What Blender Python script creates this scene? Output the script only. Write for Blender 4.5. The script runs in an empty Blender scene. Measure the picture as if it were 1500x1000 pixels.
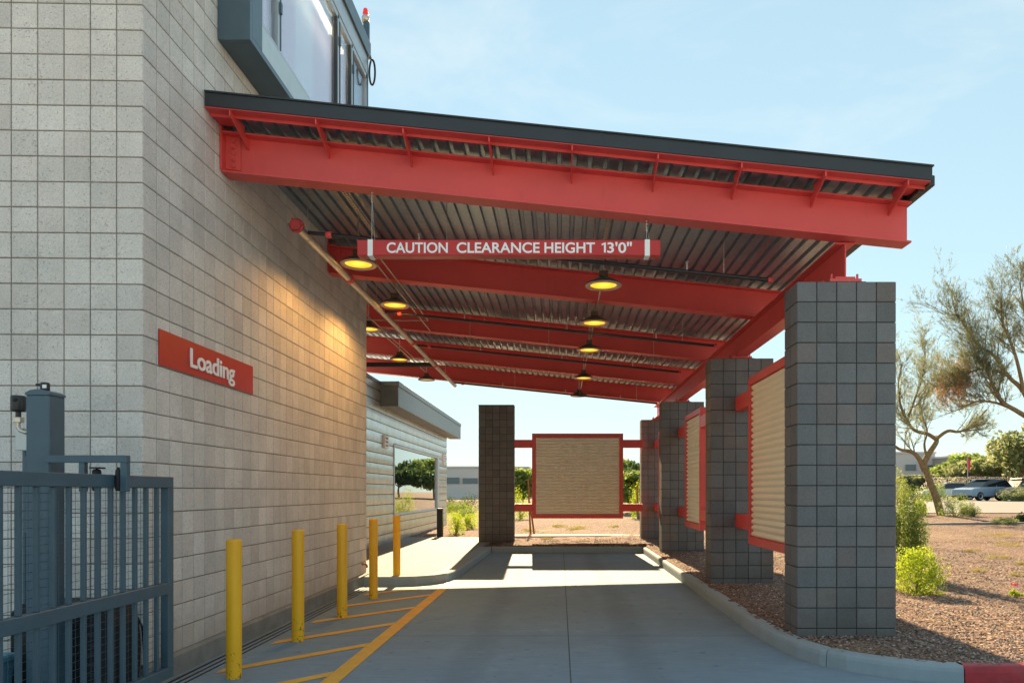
import bpy, bmesh, math, random
from mathutils import Vector, Matrix
random.seed(7)
R = math.radians
scene = bpy.context.scene
COL = scene.collection
# ------------------------------------------------------------------ camera
EYE = 1.58; F = 1060.0; VX = 820.4; VY = 719.8
cam_d = bpy.data.cameras.new('camera'); cam = bpy.data.objects.new('camera', cam_d); COL.objects.link(cam)
cam.location = (0, 0, EYE); cam.rotation_euler = (R(90), 0, 0)
cam_d.sensor_width = 36; cam_d.lens = 36 * F / 1500
cam_d.shift_x = -(VX - 750) / 1500; cam_d.shift_y = (VY - 500) / 1500
cam_d.clip_start = 0.05; cam_d.clip_end = 3000
scene.camera = cam
# ------------------------------------------------------------------ sky, sun, exposure
SUN_EL = R(28.0); SUN_AZ = R(-2.2)          # azimuth from +Y, clockwise positive
w = bpy.data.worlds.new('World'); scene.world = w; w.use_nodes = True
wn = w.node_tree; bg = wn.nodes['Background']
sky = wn.nodes.new('ShaderNodeTexSky'); sky.sky_type = 'NISHITA'; sky.sun_disc = False
sky.sun_elevation = SUN_EL; sky.sun_rotation = SUN_AZ
sky.air_density = 1.3; sky.dust_density = 0.0; sky.ozone_density = 3.0; sky.altitude = 400
gm = wn.nodes.new('ShaderNodeGamma'); gm.inputs[1].default_value = 0.36
tn = wn.nodes.new('ShaderNodeMix'); tn.data_type = 'RGBA'; tn.blend_type = 'MULTIPLY'; tn.inputs[0].default_value = 1; tn.inputs[7].default_value = (.80, .95, .93, 1)
wn.links.new(sky.outputs[0], gm.inputs[0]); wn.links.new(gm.outputs[0], tn.inputs[6]); 
tc = wn.nodes.new('ShaderNodeTexCoord'); mp_ = wn.nodes.new('ShaderNodeMapping'); mp_.inputs['Scale'].default_value = (1.2, 1.0, 3.6); mp_.inputs['Rotation'].default_value = (0, .35, 0)
nz = wn.nodes.new('ShaderNodeTexNoise'); nz.inputs['Scale'].default_value = 2.1; nz.inputs['Detail'].default_value = 7; nz.inputs['Roughness'].default_value = .58; nz.inputs['Distortion'].default_value = .6
cr_ = wn.nodes.new('ShaderNodeValToRGB'); cr_.color_ramp.elements[0].position = .47; cr_.color_ramp.elements[0].color = (0, 0, 0, 1); cr_.color_ramp.elements[1].position = .80; cr_.color_ramp.elements[1].color = (.75, .75, .75, 1)
cm2 = wn.nodes.new('ShaderNodeMix'); cm2.data_type = 'RGBA'; cm2.inputs[7].default_value = (1.72, 1.86, 1.88, 1)
wn.links.new(tc.outputs['Generated'], mp_.inputs[0]); wn.links.new(mp_.outputs[0], nz.inputs['Vector']); wn.links.new(nz.outputs['Fac'], cr_.inputs[0])
wn.links.new(cr_.outputs[0], cm2.inputs[0]); wn.links.new(tn.outputs[2], cm2.inputs[6]); wn.links.new(cm2.outputs[2], bg.inputs[0]); bg.inputs[1].default_value = 0.115
sd = bpy.data.lights.new('sun', 'SUN'); sd.energy = 3.8; sd.angle = R(0.5); sd.color = (1.0, 0.74, 0.43)
sun = bpy.data.objects.new('sun', sd); COL.objects.link(sun)
dirv = Vector((math.sin(SUN_AZ) * math.cos(SUN_EL), math.cos(SUN_AZ) * math.cos(SUN_EL), math.sin(SUN_EL)))
sun.rotation_euler = dirv.to_track_quat('Z', 'Y').to_euler()
scene.view_settings.view_transform = 'Standard'; scene.view_settings.look = 'None'
scene.view_settings.exposure = 2.22; scene.view_settings.gamma = 1.0

# ------------------------------------------------------------------ helpers
def G(px, py, z=0.0):
    d = (EYE - z) * F / (py - VY)
    return ((px - VX) * d / F, d)
def P(px, py, d):
    return Vector(((px - VX) * d / F, d, EYE + (VY - py) * d / F))

def tag(o, label=None, cat=None, group=None, kind=None):
    if label: o['label'] = label
    if cat: o['category'] = cat
    if group: o['group'] = group
    if kind: o['kind'] = kind
    return o
def empty(name, loc=(0, 0, 0), rz=0):
    o = bpy.data.objects.new(name, None); COL.objects.link(o); o.location = loc; o.rotation_euler = (0, 0, rz)
    o.empty_display_size = .1
    return o

class MB:
    def __init__(s, tf=None): s.v = []; s.f = []; s.m = []; s.sm = []; s.tf = tf
    def add(s, vs, fs, mat=0, smooth=False):
        b = len(s.v)
        s.v += [tuple(s.tf(v)) if s.tf else tuple(v) for v in vs]
        for f in fs: s.f.append([b + i for i in f]); s.m.append(mat); s.sm.append(smooth)
    def box(s, x0, x1, y0, y1, z0, z1, mat=0):
        vs = [(x, y, z) for x in (x0, x1) for y in (y0, y1) for z in (z0, z1)]
        s.add(vs, [(0, 1, 3, 2), (4, 6, 7, 5), (0, 4, 5, 1), (2, 3, 7, 6), (0, 2, 6, 4), (1, 5, 7, 3)], mat)
    def cbox(s, x0, x1, y0, y1, z0, z1, c=.004, mat=0):
        # chamfered box
        X = (x0, x1); Y = (y0, y1); Z = (z0, z1); vs = []; idx = {}
        for i in (0, 1):
            for j in (0, 1):
                for k in (0, 1):
                    a, b_, d = X[i], Y[j], Z[k]; sx = c if i == 0 else -c; sy = c if j == 0 else -c; sz = c if k == 0 else -c
                    idx[(i, j, k, 0)] = len(vs); vs.append((a, b_ + sy, d + sz))
                    idx[(i, j, k, 1)] = len(vs); vs.append((a + sx, b_, d + sz))
                    idx[(i, j, k, 2)] = len(vs); vs.append((a + sx, b_ + sy, d))
        I = idx; fs = []
        for i in (0, 1): fs.append([I[(i, 0, 0, 0)], I[(i, 1, 0, 0)], I[(i, 1, 1, 0)], I[(i, 0, 1, 0)]][::(1 if i else -1)])
        for j in (0, 1): fs.append([I[(0, j, 0, 1)], I[(1, j, 0, 1)], I[(1, j, 1, 1)], I[(0, j, 1, 1)]][::(-1 if j else 1)])
        for k in (0, 1): fs.append([I[(0, 0, k, 2)], I[(1, 0, k, 2)], I[(1, 1, k, 2)], I[(0, 1, k, 2)]][::(1 if k else -1)])
        for i in (0, 1):
            for j in (0, 1): fs.append([I[(i, j, 0, 0)], I[(i, j, 0, 1)], I[(i, j, 1, 1)], I[(i, j, 1, 0)]])
            for k in (0, 1): fs.append([I[(i, 0, k, 0)], I[(i, 0, k, 2)], I[(i, 1, k, 2)], I[(i, 1, k, 0)]])
        for j in (0, 1):
            for k in (0, 1): fs.append([I[(0, j, k, 1)], I[(0, j, k, 2)], I[(1, j, k, 2)], I[(1, j, k, 1)]])
        for i in (0, 1):
            for j in (0, 1):
                for k in (0, 1): fs.append([I[(i, j, k, 0)], I[(i, j, k, 1)], I[(i, j, k, 2)]])
        s.add(vs, fs, mat)
    def prism(s, poly, axis, a0, a1, mat=0):
        # poly: 2D list; axis 'x' -> poly in (y,z); 'y' -> (x,z); 'z' -> (x,y)
        def mk(p, a): return {'x': (a, p[0], p[1]), 'y': (p[0], a, p[1]), 'z': (p[0], p[1], a)}[axis]
        n = len(poly); vs = [mk(p, a0) for p in poly] + [mk(p, a1) for p in poly]
        fs = [list(range(n)), list(range(2 * n - 1, n - 1, -1))] + [(i, i + n, (i + 1) % n + n, (i + 1) % n) for i in range(n)]
        s.add(vs, fs, mat)
    def tube(s, pts, r, n=8, mat=0, cap=True):
        pts = [Vector(p) for p in pts]; rs = r if isinstance(r, (list, tuple)) else [r] * len(pts)
        vs = []; u = None
        for i, p in enumerate(pts):
            t = (pts[min(i + 1, len(pts) - 1)] - pts[max(i - 1, 0)])
            if t.length < 1e-9: t = Vector((0, 0, 1))
            t.normalize()
            if u is None: u = t.cross(Vector((0, 0, 1)) if abs(t.z) < .9 else Vector((1, 0, 0))).normalized()
            else:
                u = (u - t * u.dot(t)); u = u.normalized() if u.length > 1e-6 else t.orthogonal().normalized()
            v = t.cross(u)
            for k in range(n):
                a = 2 * math.pi * k / n; vs.append(p + (u * math.cos(a) + v * math.sin(a)) * rs[i])
        fs = [(i * n + k, i * n + (k + 1) % n, (i + 1) * n + (k + 1) % n, (i + 1) * n + k) for i in range(len(pts) - 1) for k in range(n)]
        s.add(vs, fs, mat, True)
        if cap:
            s.add(vs[:n], [list(range(n - 1, -1, -1))], mat); s.add(vs[-n:], [list(range(n))], mat)
    def lathe(s, prof, c, n=24, mat=0, axis='z', smooth=True):
        vs = []
        for (r, h) in prof:
            for k in range(n):
                a = 2 * math.pi * k / n; x, y = r * math.cos(a), r * math.sin(a)
                p = (x, y, h) if axis == 'z' else ((x, h, y) if axis == 'y' else (h, x, y))
                vs.append((c[0] + p[0], c[1] + p[1], c[2] + p[2]))
        fs = [(i * n + k, i * n + (k + 1) % n, (i + 1) * n + (k + 1) % n, (i + 1) * n + k) for i in range(len(prof) - 1) for k in range(n)]
        s.add(vs, fs, mat, smooth)
    def build(s, name, mats, parent=None, fixn=True, loc=None):
        me = bpy.data.meshes.new(name); me.from_pydata(s.v, [], s.f)
        if not isinstance(mats, (list, tuple)): mats = [mats]
        for m in mats: me.materials.append(m)
        me.polygons.foreach_set('material_index', s.m); me.polygons.foreach_set('use_smooth', s.sm)
        if fixn:
            b = bmesh.new(); b.from_mesh(me); bmesh.ops.recalc_face_normals(b, faces=b.faces); b.to_mesh(me); b.free()
        me.update()
        o = bpy.data.objects.new(name, me); COL.objects.link(o)
        if parent: o.parent = parent
        if loc: o.location = loc
        return o

# ------------------------------------------------------------------ materials
class NT:
    def __init__(s, name):
        s.mat = bpy.data.materials.new(name); s.mat.use_nodes = True; s.t = s.mat.node_tree
        s.b = s.t.nodes['Principled BSDF']
    def n(s, typ, **kw):
        nd = s.t.nodes.new(typ)
        for k, v in kw.items():
            if k in nd.inputs.keys() if isinstance(k, str) else False: nd.inputs[k].default_value = v
            else: setattr(nd, k, v)
        return nd
    def l(s, a, b): s.t.links.new(a, b)
    def coord(s, scale=(1, 1, 1)):
        g = s.n('ShaderNodeNewGeometry'); m = s.n('ShaderNodeVectorMath', operation='MULTIPLY'); m.inputs[1].default_value = scale
        s.l(g.outputs['Position'], m.inputs[0]); return m.outputs[0]
    def noise(s, scale, detail=4, rough=.6, vec=None):
        n = s.n('ShaderNodeTexNoise'); n.inputs['Scale'].default_value = scale; n.inputs['Detail'].default_value = detail
        n.inputs['Roughness'].default_value = rough
        s.l(vec if vec is not None else s.coord(), n.inputs['Vector']); return n.outputs['Fac']
    def ramp(s, fac, stops):
        r = s.n('ShaderNodeValToRGB'); e = r.color_ramp.elements
        while len(e) < len(stops): e.new(.5)
        for i, (p, c) in enumerate(stops): e[i].position = p; e[i].color = (*c, 1) if len(c) == 3 else c
        s.l(fac, r.inputs[0]); return r.outputs[0]
    def mix(s, fac, a, b, blend='MIX'):
        m = s.n('ShaderNodeMix', data_type='RGBA', blend_type=blend)
        if isinstance(fac, (int, float)): m.inputs[0].default_value = fac
        else: s.l(fac, m.inputs[0])
        for i, c in ((6, a), (7, b)):
            if isinstance(c, (tuple, list)): m.inputs[i].default_value = (*c[:3], 1)
            else: s.l(c, m.inputs[i])
        return m.outputs[2]
    def math(s, op, a, b=None, c=None):
        m = s.n('ShaderNodeMath', operation=op)
        for i, v in enumerate((a, b, c)):
            if v is None: continue
            if isinstance(v, (int, float)): m.inputs[i].default_value = v
            else: s.l(v, m.inputs[i])
        return m.outputs[0]
    def bump(s, h, strength=.3, dist=.01, normal=None):
        b = s.n('ShaderNodeBump'); b.inputs['Strength'].default_value = strength; b.inputs['Distance'].default_value = dist
        s.l(h, b.inputs['Height'])
        if normal is not None: s.l(normal, b.inputs['Normal'])
        s.l(b.outputs[0], s.b.inputs['Normal']); return b.outputs[0]
    def col(s, c):
        if isinstance(c, (tuple, list)): s.b.inputs['Base Color'].default_value = (*c[:3], 1)
        else: s.l(c, s.b.inputs['Base Color'])
    def set(s, **kw):
        for k, v in kw.items(): s.b.inputs[k.replace('_', ' ')].default_value = v

def simple(name, c, rough=.5, metal=0, var=.12, scale=6, bump=0, spec=None, dirt=0):
    m = NT(name); f = m.noise(scale)
    lo = tuple(x * (1 - var) for x in c); hi = tuple(min(1, x * (1 + var)) for x in c)
    col = m.ramp(f, [(.3, lo), (.7, hi)])
    if dirt:
        f2 = m.noise(1.7, 6, .7); d = m.ramp(f2, [(.5, (0, 0, 0)), (.75, (1, 1, 1))])
        col = m.mix(m.math('MULTIPLY', d, dirt), col, (.16, .14, .12))
    m.col(col); m.set(Roughness=rough, Metallic=metal)
    if spec is not None: m.b.inputs['Specular IOR Level'].default_value = spec
    r = m.math('MULTIPLY_ADD', m.noise(scale * 3), .2, rough - .1); m.l(r, m.b.inputs['Roughness'])
    if bump: m.bump(m.noise(150, 3), bump, .002)
    return m.mat

def block_mat(name, base, warm, vary, pores=.5, rough=.9):
    m = NT(name)
    g = m.n('ShaderNodeNewGeometry'); rnd = g.outputs['Random Per Island']
    k = m.math('MULTIPLY_ADD', rnd, vary * 2, 1 - vary)
    c = m.mix(m.ramp(rnd, [(0, (0, 0, 0)), (.72, (0, 0, 0)), (.8, (1, 1, 1)), (1, (.8, .8, .8))]), base, warm)
    h2 = m.math('FRACT', m.math('MULTIPLY', rnd, 37.7))
    k2 = m.math('MULTIPLY_ADD', h2, vary * 1.2, 1 - vary * .6)
    kk = m.math('MULTIPLY', k, k2)
    blot = m.math('MULTIPLY', m.math('MULTIPLY_ADD', m.noise(2.2, 6, .7), .45, .775), m.math('MULTIPLY_ADD', m.noise(.9, 5, .7, m.coord((1.6, 1.6, .35))), .34, .83))
    fine = m.math('MULTIPLY_ADD', m.noise(75, 4, .8), .95, .53)
    allk = m.math('MULTIPLY', m.math('MULTIPLY', kk, blot), fine)
    v = m.n('ShaderNodeVectorMath', operation='SCALE'); m.l(c, v.inputs[0]); m.l(allk, v.inputs['Scale'])
    pore = m.ramp(m.noise(62, 2, .5), [(.30, (0, 0, 0)), (.37, (1, 1, 1))])
    c3 = m.mix(m.math('MULTIPLY', m.math('SUBTRACT', 1.0, pore), pores), v.outputs[0], tuple(x * .35 for x in base))
    sz = m.n('ShaderNodeSeparateXYZ'); m.l(m.coord(), sz.inputs[0])
    spl = m.math('SUBTRACT', .62, sz.outputs[2]); spl = m.math('MAXIMUM', m.math('MULTIPLY', m.math('ADD', spl, m.math('MULTIPLY_ADD', m.noise(2.6, 6, .7), .9, -.45)), 1.5), 0.0)
    c3 = m.mix(m.math('MINIMUM', m.math('MULTIPLY', spl, .8), .5), c3, tuple(x * q for x, q in zip(base, (.60, .50, .42))))
    ef = m.ramp(m.noise(3.3, 7, .8), [(.62, (0, 0, 0)), (.74, (.30, .30, .30))]); c3 = m.mix(ef, c3, tuple(min(.8, x * 1.35) for x in base))
    m.col(c3); m.set(Roughness=rough); m.b.inputs['Specular IOR Level'].default_value = .25
    h = m.math('ADD', m.math('MULTIPLY', m.noise(60, 4, .7), 1.0), m.math('MULTIPLY', pore, .6))
    m.bump(h, .7, .006)
    return m.mat

M = {}
M['block'] = block_mat('split_gray_block', (.66, .625, .59), (.57, .525, .495), .10)
M['mortar'] = simple('mortar', (.24, .205, .175), .95, var=.25, scale=30)
M['dblock'] = block_mat('charcoal_block', (.165, .167, .172), (.168, .150, .146), .11, pores=.35)
M['dmortar'] = simple('dark_mortar', (.05, .05, .05), .95, var=.2, scale=30)
M['plinth'] = simple('plinth_concrete', (.22, .225, .215), .85, var=.2, scale=4, bump=.3, dirt=.35)
def red_mat(name, c):
    m = NT(name); f = m.noise(1.3, 5, .6)
    col = m.ramp(f, [(.3, tuple(x * .9 for x in c)), (.7, tuple(x * 1.06 for x in c))])
    st = m.noise(5, 5, .7, m.coord((1, 1, .25)))
    col = m.mix(m.ramp(st, [(.6, (0, 0, 0)), (.85, (.45, .45, .45))]), col, (.30, .06, .05)); col = m.mix(m.ramp(m.noise(14, 5, .8, m.coord((1, 1, .15))), [(.62, (0, 0, 0)), (.80, (.35, .35, .35))]), col, (.75, .25, .22))
    m.col(col); m.l(m.math('MULTIPLY_ADD', m.noise(9), .16, .36), m.b.inputs['Roughness'])
    m.bump(m.noise(220, 2), .08, .001); return m.mat
M['red'] = red_mat('red_paint', (.72, .085, .080))
M['darkred'] = simple('dark_red_coupling', (.40, .03, .025), .5, var=.15)
M['signred'] = simple('sign_red', (.52, .022, .02), .4, var=.05, scale=3)
M['white'] = simple('sign_white', (.88, .88, .88), .5, var=.03)
M['slate'] = simple('slate_blue_paint', (.055, .105, .142), .45, var=.10, scale=5, bump=.08)
M['blackmetal'] = simple('black_metal', (.018, .02, .022), .4, var=.2)
M['black'] = simple('matte_black', (.010, .010, .012), .7, var=.2)
M['fascia'] = simple('charcoal_fascia', (.028, .032, .038), .45, var=.1, scale=3)
M['tan'] = simple('tan_corrugated', (.88, .84, .70), .45, var=.02, scale=3, metal=.0)
M['galv'] = NT('galvanized')
def galv(name, c, rough, metal=.85):
    m = NT(name); v = m.n('ShaderNodeTexVoronoi'); v.inputs['Scale'].default_value = 38; m.l(m.coord(), v.inputs['Vector'])
    f = m.math('ADD', m.math('MULTIPLY', v.outputs['Color'], .35), m.math('MULTIPLY', m.noise(2.5, 5), .65))
    m.col(m.ramp(f, [(.25, tuple(x * .72 for x in c)), (.75, tuple(min(1, x * 1.15) for x in c))]))
    m.set(Metallic=metal); m.l(m.math('MULTIPLY_ADD', m.noise(12), .2, rough - .1), m.b.inputs['Roughness']); return m.mat
bpy.data.materials.remove(M['galv'].mat)
M['galv'] = galv('galvanized_pipe', (.62, .56, .48), .35)
M['deck'] = galv('galvanized_deck', (.34, .41, .48), .33, .75)
M['siding'] = galv('silver_siding', (.62, .64, .66), .34, .75)
M['canopybox'] = simple('zinc_cladding', (.20, .235, .25), .45, var=.08, metal=.3)
M['bluebox'] = simple('blue_gray_cladding', (.085, .135, .17), .4, var=.06, metal=.2)
M['alu'] = simple('window_aluminium', (.42, .46, .48), .35, var=.05, metal=.5)
M['sill'] = simple('pale_sill_flashing', (.50, .60, .66), .4, var=.05, metal=.0)
M['gasket_seam_shade'] = simple('dark_gasket_seam_shade', (.03, .035, .04), .4)
M['yellow'] = None
def yellow_mat():
    m = NT('bollard_yellow'); c = m.ramp(m.noise(3, 4), [(.3, (.90, .43, .006)), (.7, (.96, .50, .010))])
    z = m.n('ShaderNodeSeparateXYZ'); m.l(m.coord(), z.inputs[0])
    low = m.math('SUBTRACT', 1.0, m.math('MULTIPLY', z.outputs[2], 2.2)); low = m.math('MAXIMUM', low, 0.0)
    sc = m.ramp(m.math('MULTIPLY_ADD', low, .17, m.noise(28, 4, .75)), [(.70, (0, 0, 0)), (.76, (1, 1, 1))])
    m.col(m.mix(sc, c, (.12, .08, .03))); m.set(Roughness=.42); m.bump(m.noise(40, 3), .06, .002); return m.mat
M['yellow'] = yellow_mat()
def line_mat():
    m = NT('yellow_line_paint'); c = m.ramp(m.noise(5, 5), [(.3, (.66, .36, .05)), (.7, (.78, .46, .08))])
    wr = m.ramp(m.noise(45, 6, .8), [(.57, (0, 0, 0)), (.70, (1, 1, 1))])
    m.col(m.mix(m.math('MULTIPLY', wr, .75), c, (.25, .25, .24))); m.set(Roughness=.7); return m.mat
M['line'] = line_mat()
def concrete_mat(name, base, joints=True, streak=True, jx=(.09,), jy=(11.9,), period=None):
    m = NT(name); P_ = m.coord()
    big = m.noise(.55, 6, .65); mid = m.noise(4, 5, .7); fine = m.noise(90, 3, .7)
    k = m.math('ADD', m.math('MULTIPLY', big, .42), m.math('ADD', m.math('MULTIPLY', mid, .26), m.math('MULTIPLY', fine, .2)))
    k = m.math('ADD', k, .56)
    if streak:
        s1 = m.noise(3.0, 4, .7, m.coord((.55, 14, 1))); s2 = m.noise(2.0, 3, .7, m.coord((2.0, 60, 1)))
        k = m.math('ADD', k, m.math('MULTIPLY', m.math('SUBTRACT', s1, .5), .62)); k = m.math('ADD', k, m.math('MULTIPLY', m.math('SUBTRACT', s2, .5), .45))
    v = m.n('ShaderNodeVectorMath', operation='SCALE'); v.inputs[0].default_value = base; m.l(k, v.inputs['Scale'])
    c = v.outputs[0]
    # stains
    st = m.ramp(m.noise(1.1, 7, .72), [(.56, (0, 0, 0)), (.72, (1, 1, 1))])
    c = m.mix(m.math('MULTIPLY', st, .35), c, tuple(x * .55 for x in base))
    spots = m.ramp(m.noise(17, 2, .5), [(.76, (0, 0, 0)), (.80, (1, 1, 1))])
    c = m.mix(m.math('MULTIPLY', spots, .5), c, tuple(x * .4 for x in base))
    if streak:
        xs2 = m.n('ShaderNodeSeparateXYZ'); m.l(P_, xs2.inputs[0])
        wob = m.math('MULTIPLY_ADD', m.noise(.4, 3), .5, -.25)
        for xc_ in (-.85, .78):
            dd = m.math('ABSOLUTE', m.math('SUBTRACT', m.math('ADD', xs2.outputs[0], wob), xc_)); tr = m.ramp(dd, [(0, (.55, .55, .55)), (.12, (.38, .38, .38)), (.24, (0, 0, 0))])
            c = m.mix(m.math('MULTIPLY', tr, m.noise(5, 4, .7)), c, tuple(x * .45 for x in base))
        dr = m.ramp(m.noise(7.5, 2, .4), [(.69, (0, 0, 0)), (.735, (.5, .5, .5))]); c = m.mix(dr, c, tuple(x * .45 for x in base))
        lt = m.ramp(m.noise(1.9, 6, .75), [(.58, (0, 0, 0)), (.70, (.35, .35, .35))]); c = m.mix(lt, c, tuple(min(1, x * 1.5) for x in base))
    h = m.noise(70, 3, .7)
    if joints:
        sp = m.n('ShaderNodeSeparateXYZ'); m.l(P_, sp.inputs[0])
        jj = None
        for ax, lst in ((0, jx), (1, jy)):
            for q in lst:
                t = m.math('LESS_THAN', m.math('ABSOLUTE', m.math('SUBTRACT', sp.outputs[ax], q)), .006)
                jj = t if jj is None else m.math('MAXIMUM', jj, t)
        c = m.mix(jj, c, tuple(x * .35 for x in base))
    m.col(c); m.set(Roughness=.82); m.b.inputs['Specular IOR Level'].default_value = .3
    m.bump(m.math('ADD', h, m.noise(2.0, 3, .7, m.coord((3, 80, 1)))), .28, .003)
    return m.mat
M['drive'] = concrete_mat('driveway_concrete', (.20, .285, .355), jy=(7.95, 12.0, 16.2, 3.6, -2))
M['walk'] = concrete_mat('sidewalk_concrete', (.26, .25, .225), jx=(-3.3, -4.4), jy=(13.9, 15.7, 17.5, 19.3, 21.1), streak=False)
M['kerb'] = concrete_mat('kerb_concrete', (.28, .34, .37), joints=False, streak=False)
M['asphalt'] = concrete_mat('asphalt_lot', (.22, .21, .20), joints=False, streak=False)
M['pale'] = concrete_mat('pale_bounce_concrete', (.50, .47, .42), joints=False, streak=False)
M['redkerb'] = simple('red_kerb_paint', (.36, .02, .03), .6, var=.2, scale=8, dirt=.4)
def gravel_mat():
    m = NT('granite_gravel'); v = m.n('ShaderNodeTexVoronoi'); v.inputs['Scale'].default_value = 34; m.l(m.coord(), v.inputs['Vector'])
    sp = m.n('ShaderNodeSeparateColor'); m.l(v.outputs['Color'], sp.inputs[0])
    c = m.ramp(sp.outputs[0], [(0, (.13, .075, .055)), (.35, (.24, .145, .105)), (.65, (.31, .20, .15)), (.88, (.38, .27, .21)), (1, (.5, .42, .36))])
    d = m.ramp(v.outputs['Distance'], [(.25, (1, 1, 1)), (.75, (.35, .32, .3))])
    c = m.mix(1.0, c, d, 'MULTIPLY')
    big = m.math('MULTIPLY_ADD', m.noise(.35, 5), .5, .75); vv = m.n('ShaderNodeVectorMath', operation='SCALE'); m.l(c, vv.inputs[0]); m.l(big, vv.inputs['Scale'])
    dry = m.ramp(m.noise(.6, 5, .7), [(.56, (0, 0, 0)), (.72, (.6, .6, .6))])
    m.col(m.mix(dry, vv.outputs[0], (.36, .27, .13))); m.set(Roughness=.95); m.b.inputs['Specular IOR Level'].default_value = .2
    m.bump(m.math('SUBTRACT', m.noise(16, 4), v.outputs['Distance']), .9, .02); return m.mat
M['gravel'] = gravel_mat()
def stone_mat():
    m = NT('gravel_stone'); g = m.n('ShaderNodeNewGeometry')
    m.col(m.ramp(g.outputs['Random Per Island'], [(0, (.11, .07, .055)), (.35, (.20, .135, .105)), (.65, (.27, .19, .15)), (.90, (.36, .28, .23)), (1, (.56, .52, .47))]))
    m.set(Roughness=.9); return m.mat
M['stone'] = stone_mat()
def leaf_mat(name, cols, trans=.35, rough=.6):
    m = NT(name); g = m.n('ShaderNodeNewGeometry'); n = len(cols)
    c = m.ramp(g.outputs['Random Per Island'], [(i / (n - 1), cc) for i, cc in enumerate(cols)])
    m.col(c); m.set(Roughness=rough); m.b.inputs['Specular IOR Level'].default_value = .25
    t = m.n('ShaderNodeBsdfTranslucent'); m.l(c, t.inputs[0]); mx = m.n('ShaderNodeMixShader'); mx.inputs[0].default_value = trans
    out = m.t.nodes['Material Output']; m.l(m.b.outputs[0], mx.inputs[1]); m.l(t.outputs[0], mx.inputs[2]); m.l(mx.outputs[0], out.inputs[0]); return m.mat
M['lime'] = leaf_mat('lime_leaves', [(.22, .34, .02), (.38, .50, .03), (.55, .58, .05)], .55)
M['green'] = leaf_mat('green_leaves', [(.12, .19, .04), (.22, .30, .07), (.33, .40, .10)], .55)
M['olive'] = leaf_mat('olive_leaves', [(.17, .19, .10), (.26, .28, .15), (.36, .37, .20)], .5)
M['sage'] = leaf_mat('sage_leaves', [(.15, .19, .08), (.24, .28, .12), (.34, .37, .18)], .55)
M['dgreen'] = leaf_mat('dark_green_leaves', [(.05, .085, .025), (.08, .13, .035), (.12, .17, .05)], .4)
M['mesq'] = leaf_mat('mesquite_leaves', [(.10, .12, .06), (.17, .19, .09), (.27, .28, .14)], .45)
M['dead'] = leaf_mat('dry_orange_foliage', [(.30, .14, .05), (.42, .22, .08), (.5, .3, .13)], .35)
M['weed'] = leaf_mat('dry_yellow_weed', [(.30, .27, .05), (.42, .36, .08), (.22, .24, .05)], .4)
M['pink'] = leaf_mat('pink_flower', [(.5, .04, .1), (.6, .08, .15)], .3)
M['bark'] = simple('bark_green_brown', (.24, .17, .085), .85, var=.35, scale=9, bump=.5)
M['twig'] = simple('twig_gray', (.20, .18, .13), .85, var=.3, scale=4)
M['wood'] = simple('rusty_stake', (.20, .08, .03), .85, var=.3, scale=12)
M['copper'] = simple('copper_pipe', (.42, .14, .06), .4, var=.2, metal=.6)
M['stucco'] = simple('white_stucco', (.60, .58, .55), .9, var=.05)
M['graystucco'] = simple('gray_stucco', (.34, .32, .30), .9, var=.06)
M['bin'] = simple('blue_plastic', (.10, .27, .36), .5, var=.1)
def glass_mat(name, tint, rough=.02, alpha=.35, refl=1.4):
    m = NT(name); m.col(tint); m.set(Roughness=rough, Metallic=0.0)
    tr = m.n('ShaderNodeBsdfTransparent'); mx = m.n('ShaderNodeMixShader'); fr = m.n('ShaderNodeFresnel'); fr.inputs[0].default_value = 1.5
    gl = m.n('ShaderNodeBsdfGlossy'); gl.inputs['Roughness'].default_value = rough; gl.inputs[0].default_value = (.9, .95, 1, 1)
    mx2 = m.n('ShaderNodeMixShader'); mx.inputs[0].default_value = alpha; m.l(tr.outputs[0], mx.inputs[1]); m.l(m.b.outputs[0], mx.inputs[2])
    f2 = m.math('MINIMUM', m.math('MULTIPLY_ADD', fr.outputs[0], refl, .06), 1.0)
    m.l(f2, mx2.inputs[0]); m.l(mx.outputs[0], mx2.inputs[1]); m.l(gl.outputs[0], mx2.inputs[2]); m.l(mx2.outputs[0], m.t.nodes['Material Output'].inputs[0]); return m.mat
M['glass'] = glass_mat('window_glass', (.02, .03, .03), .01, .75)
M['clearglass'] = glass_mat('bay_glass', (.5, .52, .54), .02, .10, .8)
M['carglass'] = simple('car_glass', (.015, .02, .025), .08, var=.05)
M['tyre'] = simple('tyre_rubber', (.015, .015, .015), .85)
def emit(name, c, s):
    m = NT(name); m.col(c); m.b.inputs['Emission Color'].default_value = (*c, 1); m.b.inputs['Emission Strength'].default_value = s; m.set(Roughness=.4); return m.mat
def lens_mat(name, k):
    m = NT(name); tc_ = m.n('ShaderNodeTexCoord'); sp = m.n('ShaderNodeVectorMath', operation='LENGTH'); m.l(tc_.outputs['Object'], sp.inputs[0])
    r = m.math('MULTIPLY', sp.outputs['Value'], 6.0)
    c = m.ramp(r, [(0, (1, .62, .10)), (.35, (1, .50, .03)), (.72, (.80, .33, .01)), (.9, (.95, .45, .03)), (1, (.30, .12, .01))])
    m.col((.5, .3, .05)); m.l(c, m.b.inputs['Emission Color']); m.b.inputs['Emission Strength'].default_value = k; m.set(Roughness=.3); return m.mat
M['lens'] = lens_mat('amber_lens', .42)
M['lensdim'] = emit('amber_lens_dim', (.55, .40, .16), .15)
M['tubelight'] = emit('light_tube', (1, .86, .6), 2.2)
M['beaconred'] = emit('beacon_red', (.6, .02, .02), .15)
M['bronze'] = simple('bronze_housing', (.10, .075, .05), .45, var=.15, metal=.3)
M['ring'] = simple('lamp_rim', (.60, .44, .33), .4, var=.1, metal=.3)
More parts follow.
